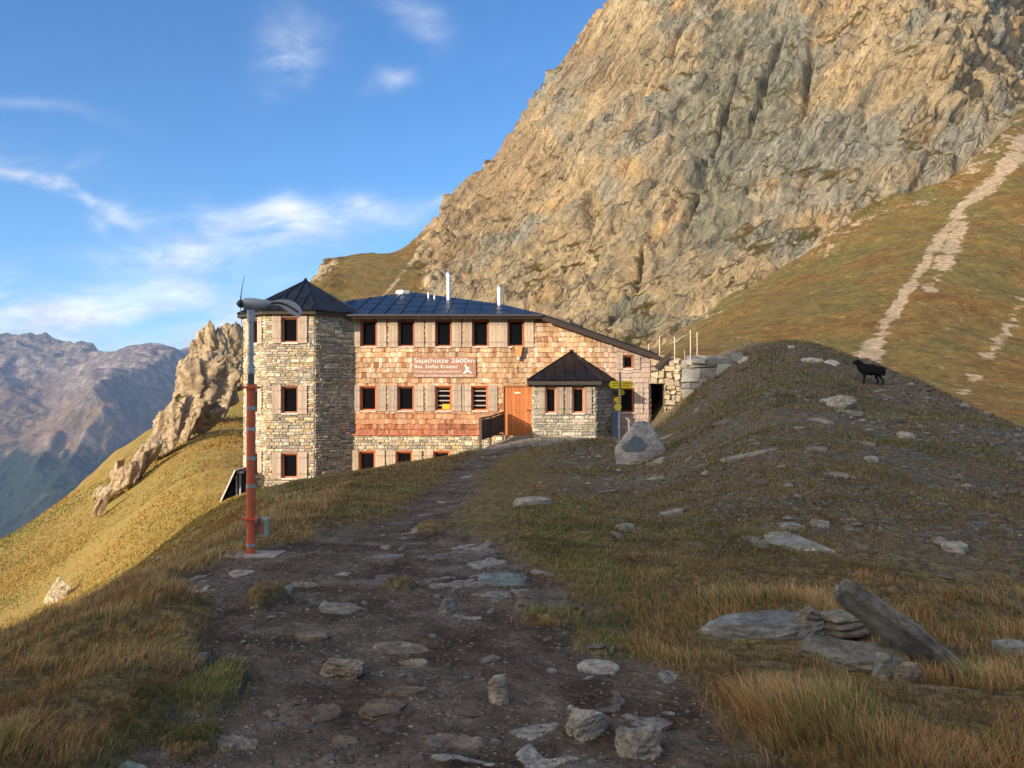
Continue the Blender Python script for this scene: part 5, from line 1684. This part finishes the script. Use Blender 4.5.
# ------------------------------------------------------------------ dry stone wall, posts, boards
def build_stonewall():
    rnd = random.Random(12)
    root = empty('dry_stone_wall', (6.3, 31, 1))
    tag(root, 'dry stone retaining wall of big slate blocks between hut and mound', 'stone wall')
    m = MB()
    lit = [(.52, .42, .29), (.46, .38, .28), (.56, .47, .34), (.40, .34, .27)]  # warm tints painting sunlight on the blocks next to the hut
    dk = [(.24, .25, .25), (.30, .30, .29), (.20, .20, .20), (.34, .34, .32), (.27, .25, .22)]  # dark tints painting shade on the blocks towards the mound

    def course(F_, L, c0, ops, h, w, z0=-.6, z1=3.1):
        masonry(m, F_, 0, L, z0, z1, ops, rnd, h=h, w=w, proud=(.03, .20), cols_=c0, jit=.055)
    A_, B_, C_ = (5.54, 31.85), (6.45, 31.45), (8.7, 29.55)
    F1 = Face(A_[0], A_[1], B_[0] - A_[0], B_[1] - A_[1]); L1 = math.hypot(B_[0] - A_[0], B_[1] - A_[1])
    F2 = Face(B_[0], B_[1], C_[0] - B_[0], C_[1] - B_[1]); L2 = math.hypot(C_[0] - B_[0], C_[1] - B_[1])
    op1 = [(-.1, .56, -1, 2.12)]
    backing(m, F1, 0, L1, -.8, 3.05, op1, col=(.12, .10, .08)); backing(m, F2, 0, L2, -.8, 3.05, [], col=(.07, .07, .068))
    m.box(6.2, 8.6, 31.6, 32.6, 1.5, 3.0, (.1, .1, .09))
    course(F1, L1, lit, op1, (.14, .30), (.22, .6))
    course(F2, .25, lit, [], (.14, .3), (.3, .5)); 
    F3 = Face(F2.p(.25, 0)[0], F2.p(.25, 0)[1], F2.u.x, F2.u.y)
    course(F3, L2 - .25, dk, [], (.13, .40), (.35, 1.25))
    # loose capping slabs
    for k in range(26):
        t = rnd.random(); p = Vector(F2.p(L2 * t, 0, -.12 - .5 * rnd.random())) if k > 8 else Vector(F1.p(L1 * t, 0, -.12 - .3 * rnd.random()))
        V, Fc, C = rock_mesh(700 + k, rnd.uniform(.35, .9), .5, rnd.uniform(.1, .22), sub=3, rough=.03, col=rnd.choice(dk if k > 8 else lit), flatten=True)
        V = V + np.array([p.x, p.y, 3.08 + rnd.uniform(-.05, .12)]); base = len(m.v)
        m.v += [tuple(v) for v in V]; m.f += [tuple(int(base + i) for i in f) for f in Fc]; m.c += [tuple(q) for q in C]
    ws = m.build('wall_blocks', MROCK)
    m = MB()
    m.box(6.15, 6.5, 32.0, 36.5, -.5, 2.5, (.16, .14, .12)); m.box(5.56, 6.5, 34.2, 36.5, -.5, 2.4, (.12, .1, .09))
    m.box(5.56, 6.4, 32.1, 36.5, 2.25, 2.5, (.14, .12, .1))
    pa = m.build('passage_lining', MSTONE)
    for o in (ws, pa):
        o.parent = root; o.location = (-6.3, -31, -1)
    # slanting board under the eave
    m = MB()
    Mx = Matrix.Translation((5.95, 31.4, 3.02)) @ Matrix.Rotation(R(-42), 4, 'Y')
    m.box(-.42, .42, -.06, .06, -.09, .09, (.06, .045, .04), M=Mx)
    tag(m.build('slanting_plank', MDARK), 'dark slanting plank between the hut eave and the dry stone wall', 'plank')
    first = None
    labels = ['thin pale post nearest the hut roof', 'thin pale post second from the hut roof', 'thin pale post third from the hut roof, above the passage wall',
              'short thin post standing lower in front of the others', 'tallest thin pale post, second from the right of the row', 'thin pale post at the right end of the row on the mound crest']
    for (px, y0, y1, d), lb in zip([(648.5, 344, 353, 33), (659.5, 336, 357, 31.8), (674.5, 337, 357, 31.4), (684.5, 350, 364, 29.9), (690.3, 330, 357, 31.0), (697, 332, 356, 31.4)], labels):
        x = fx(px, d); zt, zb = fz(y0, d), fz(y1, d) - .3
        m = MB(); m.tube([(x, d, zb), (x + .01, d, (zb + zt) / 2), (x, d, zt)], .02, 6, (.62, .55, .46))
        tag(m.build('fence_post', MWOOD, loc=(x, d, zb)), lb, 'post', 'thin posts above the stone wall')
    # white stake and gas bottle area beside the porch
    x, d = fx(629, 29), 29.0
    m = MB(); g = gz(x, d); m.tube([(x, d, g - .1), (x, d, g + .50), (x + .0, d, g + .66), (x - .12, d, g + .72)], .035, 8, (.66, .62, .55))
    tag(m.build('water_tap', MGLOSS, loc=(x, d, g)), 'pale standpipe with a bent top between porch and boulder', 'standpipe')
    x, d = 4.05, 31.3; g = gz(x, d)
    m = MB(); m.box(x - .16, x + .16, d - .05, d + .05, g, g + 1.0, (.10, .15, .22), bev=.01)
    tag(m.build('upright_board', MPAINT, loc=(x, d, g)), 'dark blue upright board leaning at the corner of the porch', 'board')
    root2 = empty('window_flowers', (4.2, 31.7, 1.9))
    tag(root2, 'hanging basket of purple flowers beside the porch corner window', 'flower basket')
    rs = np.random.RandomState(3)
    m = MB(); m.tube([(0, -.05, -.18), (0, -.05, -.05)], [.10, .16], 10, (.12, .08, .05)); m.build('basket', MWOOD, root2)
    m = MB()
    for k in range(70):
        p = rs.normal(size=3) * (.13, .09, .09) + (0, -.08, 0)
        a = rs.normal(size=3); a /= np.linalg.norm(a); b = np.cross(a, (0, 0, 1.)); b /= np.linalg.norm(b) + 1e-6
        s = .03
        m.add([p, p + a * s, p + a * s + b * s, p + b * s], [(0, 1, 2, 3)], (.20, .07, .28) if k % 2 else (.06, .12, .04))
    m.build('blossom', MPAINT, root2)


build_stonewall()


def build_panel():
    d = 30.0
    X = lambda px: fx(px, d)
    root = empty('solar_collector', (X(236), d, fz(505, d)))
    tag(root, 'black panel with pale metal edge propped against the foot of the tower', 'solar panel')
    O = Vector(root.location)
    m = MB()
    p0, p1 = Vector((X(219), d - .1, fz(508, d))), Vector((X(236.5), d - .1, fz(470, d)))
    t = (p1 - p0).normalized(); n = Vector((-t.z, 0, t.x))
    vs = []
    for p in (p0, p1):
        for yy in (0, 1.5):
            for k in (0, .05): vs.append(p + Vector((0, yy, 0)) + n * k - O)
    m.add(vs, [(0, 1, 3, 2), (4, 6, 7, 5), (0, 4, 5, 1), (2, 3, 7, 6), (0, 2, 6, 4), (1, 5, 7, 3)], (.62, .62, .62)); m.build('frame', MMETAL, root)
    m = MB()
    vs = [p + Vector((0, yy, 0)) - n * k - O for p in (p0 + t * .06, p1 - t * .04) for yy in (.04, 1.46) for k in (.004, .03)]
    m.add(vs, [(0, 1, 3, 2), (4, 6, 7, 5), (0, 4, 5, 1), (2, 3, 7, 6), (0, 2, 6, 4), (1, 5, 7, 3)], (.015, .015, .018)); m.build('collector_glass', MGLASS, root)
    m = MB()
    q = [Vector((X(223), d + .35, fz(503, d))), Vector((X(243), d + .35, fz(503, d))), Vector((X(243), d + .35, fz(470, d))), Vector((X(236.5), d + .35, fz(470, d)))]
    m.add([v - O for v in q] + [v - O + Vector((0, .03, 0)) for v in q], [(0, 1, 2, 3), (7, 6, 5, 4), (0, 4, 5, 1), (1, 5, 6, 2), (2, 6, 7, 3), (3, 7, 4, 0)], (.02, .02, .022)); m.build('dark_fill', MDARK, root)  # black sheet filling the dark triangle beneath the leaning panel
    for px in (234.5, 238):
        m = MB(); m.box(X(px) - .03 - O.x, X(px) + .03 - O.x, .22, .28, fz(506, d) - O.z, fz(474, d) - O.z, (.42, .42, .46)); m.build('support_post', MMETAL, root)
    m = MB(); m.box(X(235) - O.x, X(241) - O.x, .2, .30, fz(473.8, d) - O.z, fz(472, d) - O.z, (.6, .6, .6)); m.build('cross_bar', MMETAL, root)


build_panel()


# ------------------------------------------------------------------ the sheep
def build_sheep():
    b = at(868, 384)
    s = b.y / F * 31                                  # nose to rump
    s = s / 1.02
    nodes = {
        'pelvis': (.34, 0, .53, .16, .175), 'belly': (.12, 0, .50, .185, .20), 'chest': (-.10, 0, .51, .175, .19), 'should': (-.20, 0, .56, .14, .16),
        'neck1': (-.29, 0, .65, .10, .12), 'neck2': (-.35, 0, .73, .08, .095), 'head': (-.41, 0, .785, .068, .075), 'muz': (-.49, 0, .725, .048, .052), 'nose': (-.535, 0, .685, .036, .036),
        'rump': (.44, 0, .52, .11, .13), 'tail': (.48, 0, .45, .03, .03), 'tail2': (.49, 0, .33, .02, .02)}
    edges = [('pelvis', 'belly'), ('belly', 'chest'), ('chest', 'should'), ('should', 'neck1'), ('neck1', 'neck2'), ('neck2', 'head'), ('head', 'muz'), ('muz', 'nose'), ('pelvis', 'rump'), ('rump', 'tail'), ('tail', 'tail2')]
    for sg, o1, o2 in ((-1, -.03, .05), (1, .04, -.05)):
        nm = str(sg)
        nodes['fs' + nm] = (-.14 + o1 * .3, sg * .08, .42, .065, .06); nodes['fe' + nm] = (-.13 + o1 * .6, sg * .09, .28, .034, .036); nodes['fk' + nm] = (-.14 + o1, sg * .09, .17, .026, .026); nodes['ff' + nm] = (-.14 + o1 * 1.2, sg * .09, .03, .022, .022); nodes['ft' + nm] = (-.165 + o1 * 1.2, sg * .09, .012, .022, .014)
        edges += [('chest', 'fs' + nm), ('fs' + nm, 'fe' + nm), ('fe' + nm, 'fk' + nm), ('fk' + nm, 'ff' + nm), ('ff' + nm, 'ft' + nm)]
        nodes['hs' + nm] = (.33 + o2 * .3, sg * .085, .42, .085, .075); nodes['hk' + nm] = (.29 + o2 * .6, sg * .095, .30, .05, .046); nodes['hh' + nm] = (.39 + o2, sg * .095, .20, .028, .028); nodes['hf' + nm] = (.37 + o2, sg * .095, .03, .022, .022); nodes['ht' + nm] = (.345 + o2, sg * .095, .012, .022, .014)
        edges += [('pelvis', 'hs' + nm), ('hs' + nm, 'hk' + nm), ('hk' + nm, 'hh' + nm), ('hh' + nm, 'hf' + nm), ('hf' + nm, 'ht' + nm)]
        nodes['e' + nm] = (-.405, sg * .075, .81, .020, .014); nodes['e2' + nm] = (-.395, sg * .135, .785, .014, .008)
        edges += [('head', 'e' + nm), ('e' + nm, 'e2' + nm)]
    names = list(nodes); idx = {n: i for i, n in enumerate(names)}
    me = bpy.data.meshes.new('sheep_skeleton')
    me.from_pydata([Vector(nodes[n][:3]) * s for n in names], [(idx[a], idx[c]) for a, c in edges], [])
    o = bpy.data.objects.new('tmp', me); COL.objects.link(o)
    sk = o.modifiers.new('s', 'SKIN')
    for i, n in enumerate(names):
        me.skin_vertices[0].data[i].radius = (nodes[n][3] * s, nodes[n][4] * s)
    me.skin_vertices[0].data[idx['pelvis']].use_root = True
    ss = o.modifiers.new('u', 'SUBSURF'); ss.levels = ss.render_levels = 2
    bpy.context.view_layer.update()
    me2 = bpy.data.meshes.new_from_object(o.evaluated_get(bpy.context.evaluated_depsgraph_get()))
    bpy.data.objects.remove(o)
    me2.name = 'sheep'
    V = np.array([v.co[:] for v in me2.vertices])
    nn = np.array([v.normal[:] for v in me2.vertices])
    wool = sstep(V[:, 2], .33 * s, .42 * s) * sstep(V[:, 0], -.40 * s, -.30 * s)
    V = V + nn * ((fbm(V * 28, 3, 4, gain=.6) * .018 + .012) * wool)[:, None]
    me2.vertices.foreach_set('co', V.ravel())
    me2.polygons.foreach_set('use_smooth', [True] * len(me2.polygons))
    at_ = me2.attributes.new('tint', 'FLOAT_COLOR', 'POINT'); at_.data.foreach_set('color', [1.0] * (4 * len(V)))
    me2.materials.clear(); me2.materials.append(tmat('black_wool', base=(.012, .011, .012), rough=.95, nscale=40, var=.4, bump=.004, spec=.1))
    ob = bpy.data.objects.new('sheep', me2); COL.objects.link(ob)
    n = slope_at(b.x, b.y, .5)
    fr, bk_ = gz(b.x - .14 * s, b.y), gz(b.x + .37 * s, b.y)
    ob.location = (b.x, b.y, (fr + bk_) / 2 - .035)
    ob.rotation_euler = (0, math.atan2(fr - bk_, .51 * s) * .8, R(-6))
    tag(ob, 'black sheep standing in profile on the mound crest, facing the hut', 'sheep')


build_sheep()
# ------------------------------------------------------------------ small stones, gravel, grass
RS = np.random.RandomState(77)


def small_stones():
    protos = []
    cols_ = [(.38, .355, .315), (.27, .24, .20), (.48, .455, .41), (.18, .15, .12), (.31, .32, .31), (.33, .28, .22)]
    for k in range(12):
        flat = k % 2
        V, Fc, C = rock_mesh(500 + k, 1, RS.uniform(.55, .9), .28 if flat else .55, sub=2, cuts=8, rough=.04, layer=0, col=cols_[k % 6])
        me = mesh_np('stone', V, Fc, MROCK, None, {'tint': C})
        protos.append(me.data); bpy.data.objects.remove(me)
    cn = ['pale grey', 'dull brown grey', 'whitish', 'dark brown', 'bluish grey', 'tan']
    zones = {'path': ('small %s %s lying loose on the dark dirt of the path', 'small loose stones on the path'),
             'mound': ('small %s %s scattered on the bare slope of the mound', 'small slate stones on the mound'),
             'grass': ('small %s %s lying among short grass beside the path', 'small stones in the grass')}
    n = 0; tries = 0
    cnt = {'path': 0, 'mound': 0, 'grass': 0}
    lim = {'path': 140, 'mound': 120, 'grass': 35}
    while n < 295 and tries < 6000:
        tries += 1
        px = RS.uniform(10, 1020)
        if RS.rand() < .6:
            py = RS.uniform(470, 766); d = 1280 / (py - HY)
        else:
            d = RS.uniform(9, 29)
        x = (px - CX) / F * d
        pm = float(path_mask(np.array([x]), np.array([d]))[0])
        z = 'path' if pm > .6 else ('mound' if (x > .8 and d > 8) else 'grass')
        if x < -1.8 and pm < .5 and RS.rand() < .8: continue
        if x > 1 and d < 7 and pm < .5: continue
        if cnt[z] >= lim[z]: continue
        if d > 30.0 and -1 < x < 4.5: continue
        r_ = RS.rand(); big_ = r_ > .84
        size = (RS.uniform(3.0, 8.5) if r_ < .6 else RS.uniform(8, 15) if not big_ else RS.uniform(16, 34)) / F * d * (1.35 if z == 'mound' else 1)
        ki = RS.randint(6) * 2 + 1 if big_ or (z == 'mound' and RS.rand() < .7) else RS.randint(12); o = bpy.data.objects.new('stone', protos[ki])
        COL.objects.link(o)
        g = gz(x, d); nrm = slope_at(x, d)
        o.rotation_mode = 'QUATERNION'
        from mathutils import Euler
        o.rotation_quaternion = Vector((0, 0, 1)).rotation_difference(nrm) @ Euler((RS.uniform(-.15, .15), RS.uniform(-.15, .15), RS.uniform(0, 6.28))).to_quaternion()
        o.scale = (size, size * RS.uniform(.6, 1), size * (RS.uniform(.6, 1) if not big_ else .45))
        o.location = (x, d, g + (size * .05 if not big_ else -size * .015))
        tag(o, zones[z][0] % (cn[ki % 6], 'flat stone' if ki % 2 else 'chunky stone'), 'stone', zones[z][1])
        cnt[z] += 1; n += 1


small_stones()


def gravel():
    base = np.array([[1, 0, 0], [.3, .8, 0], [-.7, .6, 0], [-1, -.2, 0], [-.2, -.9, 0], [.7, -.6, 0], [.1, .1, .55], [.35, -.15, .45]])
    fc = np.array([[0, 1, 7], [1, 6, 7], [1, 2, 6], [2, 3, 6], [3, 4, 6], [4, 7, 6], [4, 5, 7], [5, 0, 7]])
    n = 38000
    px = RS.uniform(-20, 1050, n); py = RS.uniform(440, 790, n); d = 1280 / (py - HY)
    k = 26000
    d2 = RS.uniform(7, 30, k); px2 = RS.uniform(520, 1060, k)
    px = np.concatenate([px, px2]); d = np.concatenate([d, d2])
    x = (px - CX) / F * d
    pm = path_mask(x, d)
    P = np.stack([x, d, x * 0], -1)
    mound = sstep(x, .5, 2.2) * sstep(d, 7, 9) * sstep(fbm(P * .5, 3, 40), -.15, .35) * .8
    dens = np.maximum(pm * (.35 + .65 * sstep(fbm(P * 1.2, 3, 12), -.3, .4)), mound)
    keep = RS.rand(len(x)) < dens
    x, d = x[keep], d[keep]
    z = ground_z(x, d)
    n = len(x)
    s = (.003 + .014 * RS.rand(n) ** 3.2) * np.clip(d / 4.2, .8, 5.2)
    s = np.where((x > .5) & (d > 7) & (RS.rand(n) < .06), s * 2.6, s)
    a = RS.uniform(0, 6.28, n)
    v = base[None] * (1 + RS.uniform(-.25, .25, (n, 8, 3)))
    X = (v[..., 0] * np.cos(a)[:, None] - v[..., 1] * np.sin(a)[:, None]) * s[:, None] + x[:, None]
    Y = (v[..., 0] * np.sin(a)[:, None] + v[..., 1] * np.cos(a)[:, None]) * s[:, None] * .8 + d[:, None]
    Z = v[..., 2] * s[:, None] * RS.uniform(.6, 1.3, n)[:, None] + z[:, None] - .001
    V = np.stack([X, Y, Z], -1).reshape(-1, 3)
    Fc = (fc[None] + (np.arange(n) * 8)[:, None, None]).reshape(-1, 3)
    pal = np.array([(.15, .112, .083), (.19, .15, .115), (.25, .21, .165), (.11, .085, .065), (.32, .285, .235), (.21, .19, .165)])
    pk = np.where(((x > .5) & (d > 7))[:, None], RS.choice(6, n, p=[.15, .2, .2, .1, .2, .15])[:, None], RS.choice(6, n, p=[.3, .22, .15, .2, .05, .08])[:, None])[:, 0]
    c = pal[pk] * RS.uniform(.7, 1.25, (n, 1))
    o = mesh_np('gravel', V, Fc, MROCK, None, {'tint': np.repeat(c, 8, 0)})
    o['kind'] = 'stuff'
    tag(o, 'fine gravel and slate chips covering the path and mound', 'gravel')


gravel()


def blades(x, y, z, L, W, lean, az, col, tipcol, name, label):
    n = len(x)
    t = np.array([0, .5, 1.0])
    fa = RS.uniform(0, 6.28, n)
    wx, wy = np.cos(fa), np.sin(fa)
    V = np.empty((n, 5, 3)); C = np.empty((n, 5, 3))
    bx, by = np.cos(az) * lean * L, np.sin(az) * lean * L
    k = 0
    for ti, wd in ((0, 1.0), (.55, .75)):
        for sg in (-1, 1):
            V[:, k, 0] = x + bx * ti ** 1.8 + wx * W * wd * sg * .5
            V[:, k, 1] = y + by * ti ** 1.8 + wy * W * wd * sg * .5
            V[:, k, 2] = z + L * ti * (1 - .25 * lean * ti) - .01
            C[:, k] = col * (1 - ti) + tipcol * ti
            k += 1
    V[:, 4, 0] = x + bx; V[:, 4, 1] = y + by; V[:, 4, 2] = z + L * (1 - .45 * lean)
    C[:, 4] = tipcol
    fc = np.array([[0, 1, 3], [0, 3, 2], [2, 3, 4]])
    Fc = (fc[None] + (np.arange(n) * 5)[:, None, None]).reshape(-1, 3)
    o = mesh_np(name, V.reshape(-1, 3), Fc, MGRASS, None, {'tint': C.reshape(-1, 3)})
    o['kind'] = 'stuff'; tag(o, label, 'grass')


def mat_grass():
    m, N, bs = newmat('grass_blades')
    N.put(bs.inputs['Base Color'], N.attr('tint', 'Color'))
    bs.inputs['Roughness'].default_value = .75
    bs.inputs['Specular IOR Level'].default_value = .15
    tr = N.new('ShaderNodeBsdfTranslucent', {0: N.attr('tint', 'Color')})
    mx = N.new('ShaderNodeMixShader', {0: .25, 1: bs.outputs[0], 2: tr.outputs[0]})
    N.l.new(mx.outputs[0], N.n['Material Output'].inputs[0])
    return m


MGRASS = mat_grass()


_p = [at(765, 634), at(820, 650), at(870, 676), at(905, 682)]
PILE = [(_p[0].x, _p[0].y - .02, .5, .26), (_p[1].x, _p[1].y, .35, .3), (_p[2].x, _p[2].y, .33, .3), (_p[3].x, _p[3].y, .25, .25)]


def grass():
    n = 95000
    px = RS.uniform(-140, 1160, n); py = RS.uniform(425, 980, n) 
    d = 1280 / (py - HY)
    k = 40000
    d2 = RS.uniform(6, 31, k); px2 = RS.uniform(-40, 1100, k)
    px = np.concatenate([px, px2]); d = np.concatenate([d, d2]); x = (px - CX) / F * d
    P = np.stack([x, d, x * 0], -1)
    pm = path_mask(x, d)
    big = fbm(P * .45, 3, 201); mid = fbm(P * 1.5, 3, 205); fine = fbm(P * 5, 2, 209)
    # brown tussock regions
    left = sstep(x + .10 * d, -1.2, -1.9) * sstep(d, 20, 12)
    pxx = CX + F * x / d
    right = sstep(x, .55, 1.0) * sstep(d, 7.6, 6.3) * np.clip(.75 + .9 * mid, 0, 1)
    tall = np.clip(np.maximum(left * (.75 + .6 * mid), right), 0, 1)
    verge = sstep(d, 9, 11) * sstep(x + .27 * d, -.4, .2) * sstep(x, -1.2, -1.8)      # left verge towards the hut
    midr = sstep(x, -.3, .5) * sstep(d, 6, 7.5) * sstep(d, 15.5, 12.5)
    mound = sstep(d, 12, 15) * sstep(x, .5, 1.5)
    tus = fbm(P * 2.6, 2, 321)
    tall = tall * np.clip(.85 + 1.6 * tus, .3, 1)
    dens = tall * 1.0 + verge * .8 + midr * np.clip(.55 + .9 * big + .4 * mid, .05, 1) + mound * np.clip(.28 + 1.1 * big + .5 * mid, 0, .8)
    pile = np.maximum.reduce([np.exp(-((x - cx) / rx) ** 2 - ((d - cy) / ry) ** 2) for cx, cy, rx, ry in PILE])
    dens = np.clip(dens, 0, 1) * (1 - sstep(pm, .25, .7)) * (1 - sstep(pile, .3, .75))
    # stray tufts on the path
    dens = np.maximum(dens, .8 * (pm < .5) * (d < 8) * (x > -1.9) * (x < 1.3))
    dens = np.maximum(dens, .6 * (mid > .48) * (fine > .0) * (pm > .5) * (d < 9) * (np.abs(x + .5) > .5))
    dens *= 1 - sstep(d, 29.0, 30.0) * (x > -6) * (x < 4.6)
    keep = RS.rand(len(x)) < dens
    x, d, tall, big, mid, fine, left, right, mound, verge, pmk, tus = [q[keep] for q in (x, d, tall, big, mid, fine, left, right, mound, verge, pm, tus)]
    nb = np.where(tall > .3, 6, 5)
    idx = np.repeat(np.arange(len(x)), nb)
    m = len(idx)
    D = d[idx]
    rad = .020 + .008 * D
    X = x[idx] + RS.normal(size=m) * rad; Y = D + RS.normal(size=m) * rad * 1.2
    Y = np.maximum(Y, .8)
    Zg = ground_z(X, Y)
    T = tall[idx]
    L = (.030 + .020 * RS.rand(m)) * (1 + .06 * D) * (1 - T) + T * RS.uniform(.03, .13, m) * np.clip(1 + 1.5 * tus[idx] + .3 * mid[idx], .45, 1.7) * np.clip(1.0 + .02 * D, 1, 1.5)
    W = np.maximum(.0028, D / F * .75)
    lean = RS.uniform(.2, .95, m)
    az = RS.uniform(0, 6.28, m) * .55 + (-.6) + fbm(np.stack([X, Y, X * 0], -1) * .8, 2, 31) * 2.5
    g = RS.rand(m)[:, None]; t2 = RS.rand(m)[:, None]
    orange = np.array((.34, .142, .058)); straw = np.array((.42, .30, .145)); green = np.array((.145, .165, .050)); brown = np.array((.19, .125, .055)); olive = np.array((.22, .195, .070))
    mix = sstep(mid[idx] + .35 * RS.normal(size=m), -.3, .4)[:, None]
    gr = sstep(big[idx] * 1.6 + .3 * RS.normal(size=m) + .9 * (X > -1.8) * (X < 1.0) * (Y < 8), .05, .55)[:, None]
    ct = orange * (1 - g) + straw * g * .8 + brown * .1
    cl = (olive * mix + brown * (1 - mix)) * (1 - gr) + green * gr
    cl = np.where(t2 > .8, straw * .75, cl)
    cl = np.where((t2 < .16) & (gr < .5), orange * .85, cl)
    grn = (RS.rand(m) < .25 + .55 * (fine[idx] > .1))[:, None]
    c = np.where((T > .3)[:, None], np.where(grn & (t2 < .6), green * 1.15, ct * 1.42), cl * 1.12)
    c = c * RS.uniform(.6, 1.25, (m, 1)) * np.clip(1 + .9 * np.repeat(tus, nb)[:, None], .55, 1.5)
    c = np.where(((verge[idx] > .4) & (RS.rand(m) < .4))[:, None], c * .6 + straw * .4, c)
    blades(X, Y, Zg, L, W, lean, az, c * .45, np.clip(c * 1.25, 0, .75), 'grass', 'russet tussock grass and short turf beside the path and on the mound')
    print('BLADES', m)


grass()


def slope_grass():
    """coarser tufts on the sunlit slope, seen from far"""
    n = 60000
    px = RS.uniform(-120, 262, n); d = np.exp(RS.uniform(np.log(11), np.log(70), n))
    x = (px - CX) / F * d
    P = np.stack([x, d, x * 0], -1)
    keep = (RS.rand(n) < np.clip(.45 + fbm(P * .25, 3, 7) * 1.2, 0.05, 1)) & ((x + .27 * d < -.6) | (d > 36)) & ~((d > 29) & (d < 45) & (x > -11.3))
    x, d, px = x[keep], d[keep], px[keep]
    z = ground_z(x, d); m = len(x)
    idx = np.repeat(np.arange(m), 2); m = len(idx)
    X = x[idx] + RS.normal(size=m) * .004 * d[idx]; Y = d[idx] + RS.normal(size=m) * .02 * d[idx]
    Z = ground_z(X, Y)
    L = RS.uniform(.05, .12, m) * (1 + .012 * Y); W = Y / F * .9
    gold = np.array((.40, .27, .075)); gr = np.array((.24, .22, .06)); br = np.array((.34, .18, .05))
    k = fbm(np.stack([X, Y, X * 0], -1) * .12, 3, 99)[:, None]
    c = gold + (gr - gold) * sstep(k, .05, .4) + (br - gold) * sstep(k, -.05, -.4)
    c = c * RS.uniform(.75, 1.2, (m, 1))
    blades(X, Y, Z - .01, L, W, RS.uniform(.3, .9, m), RS.uniform(-1.2, 1.2, m), c * .8, c, 'slope_grass', 'golden sunlit grass on the steep slope left of the hut')


slope_grass()
def build_haze():
    m = bpy.data.materials.new('haze'); m.use_nodes = True
    N = NT(m.node_tree); N.n.clear()
    v = N.new('ShaderNodeVolumePrincipled', {'Color': (.42, .62, 1.0, 1), 'Density': HAZE_D, 'Anisotropy': .1})
    o = N.new('ShaderNodeOutputMaterial'); N.l.new(v.outputs[0], o.inputs['Volume'])
    b = MB(); b.box(-6500, 6500, -600, 8500, -1400, 480)
    h = b.build('haze', m); h['kind'] = 'stuff'


HAZE_D = .00006
build_haze()
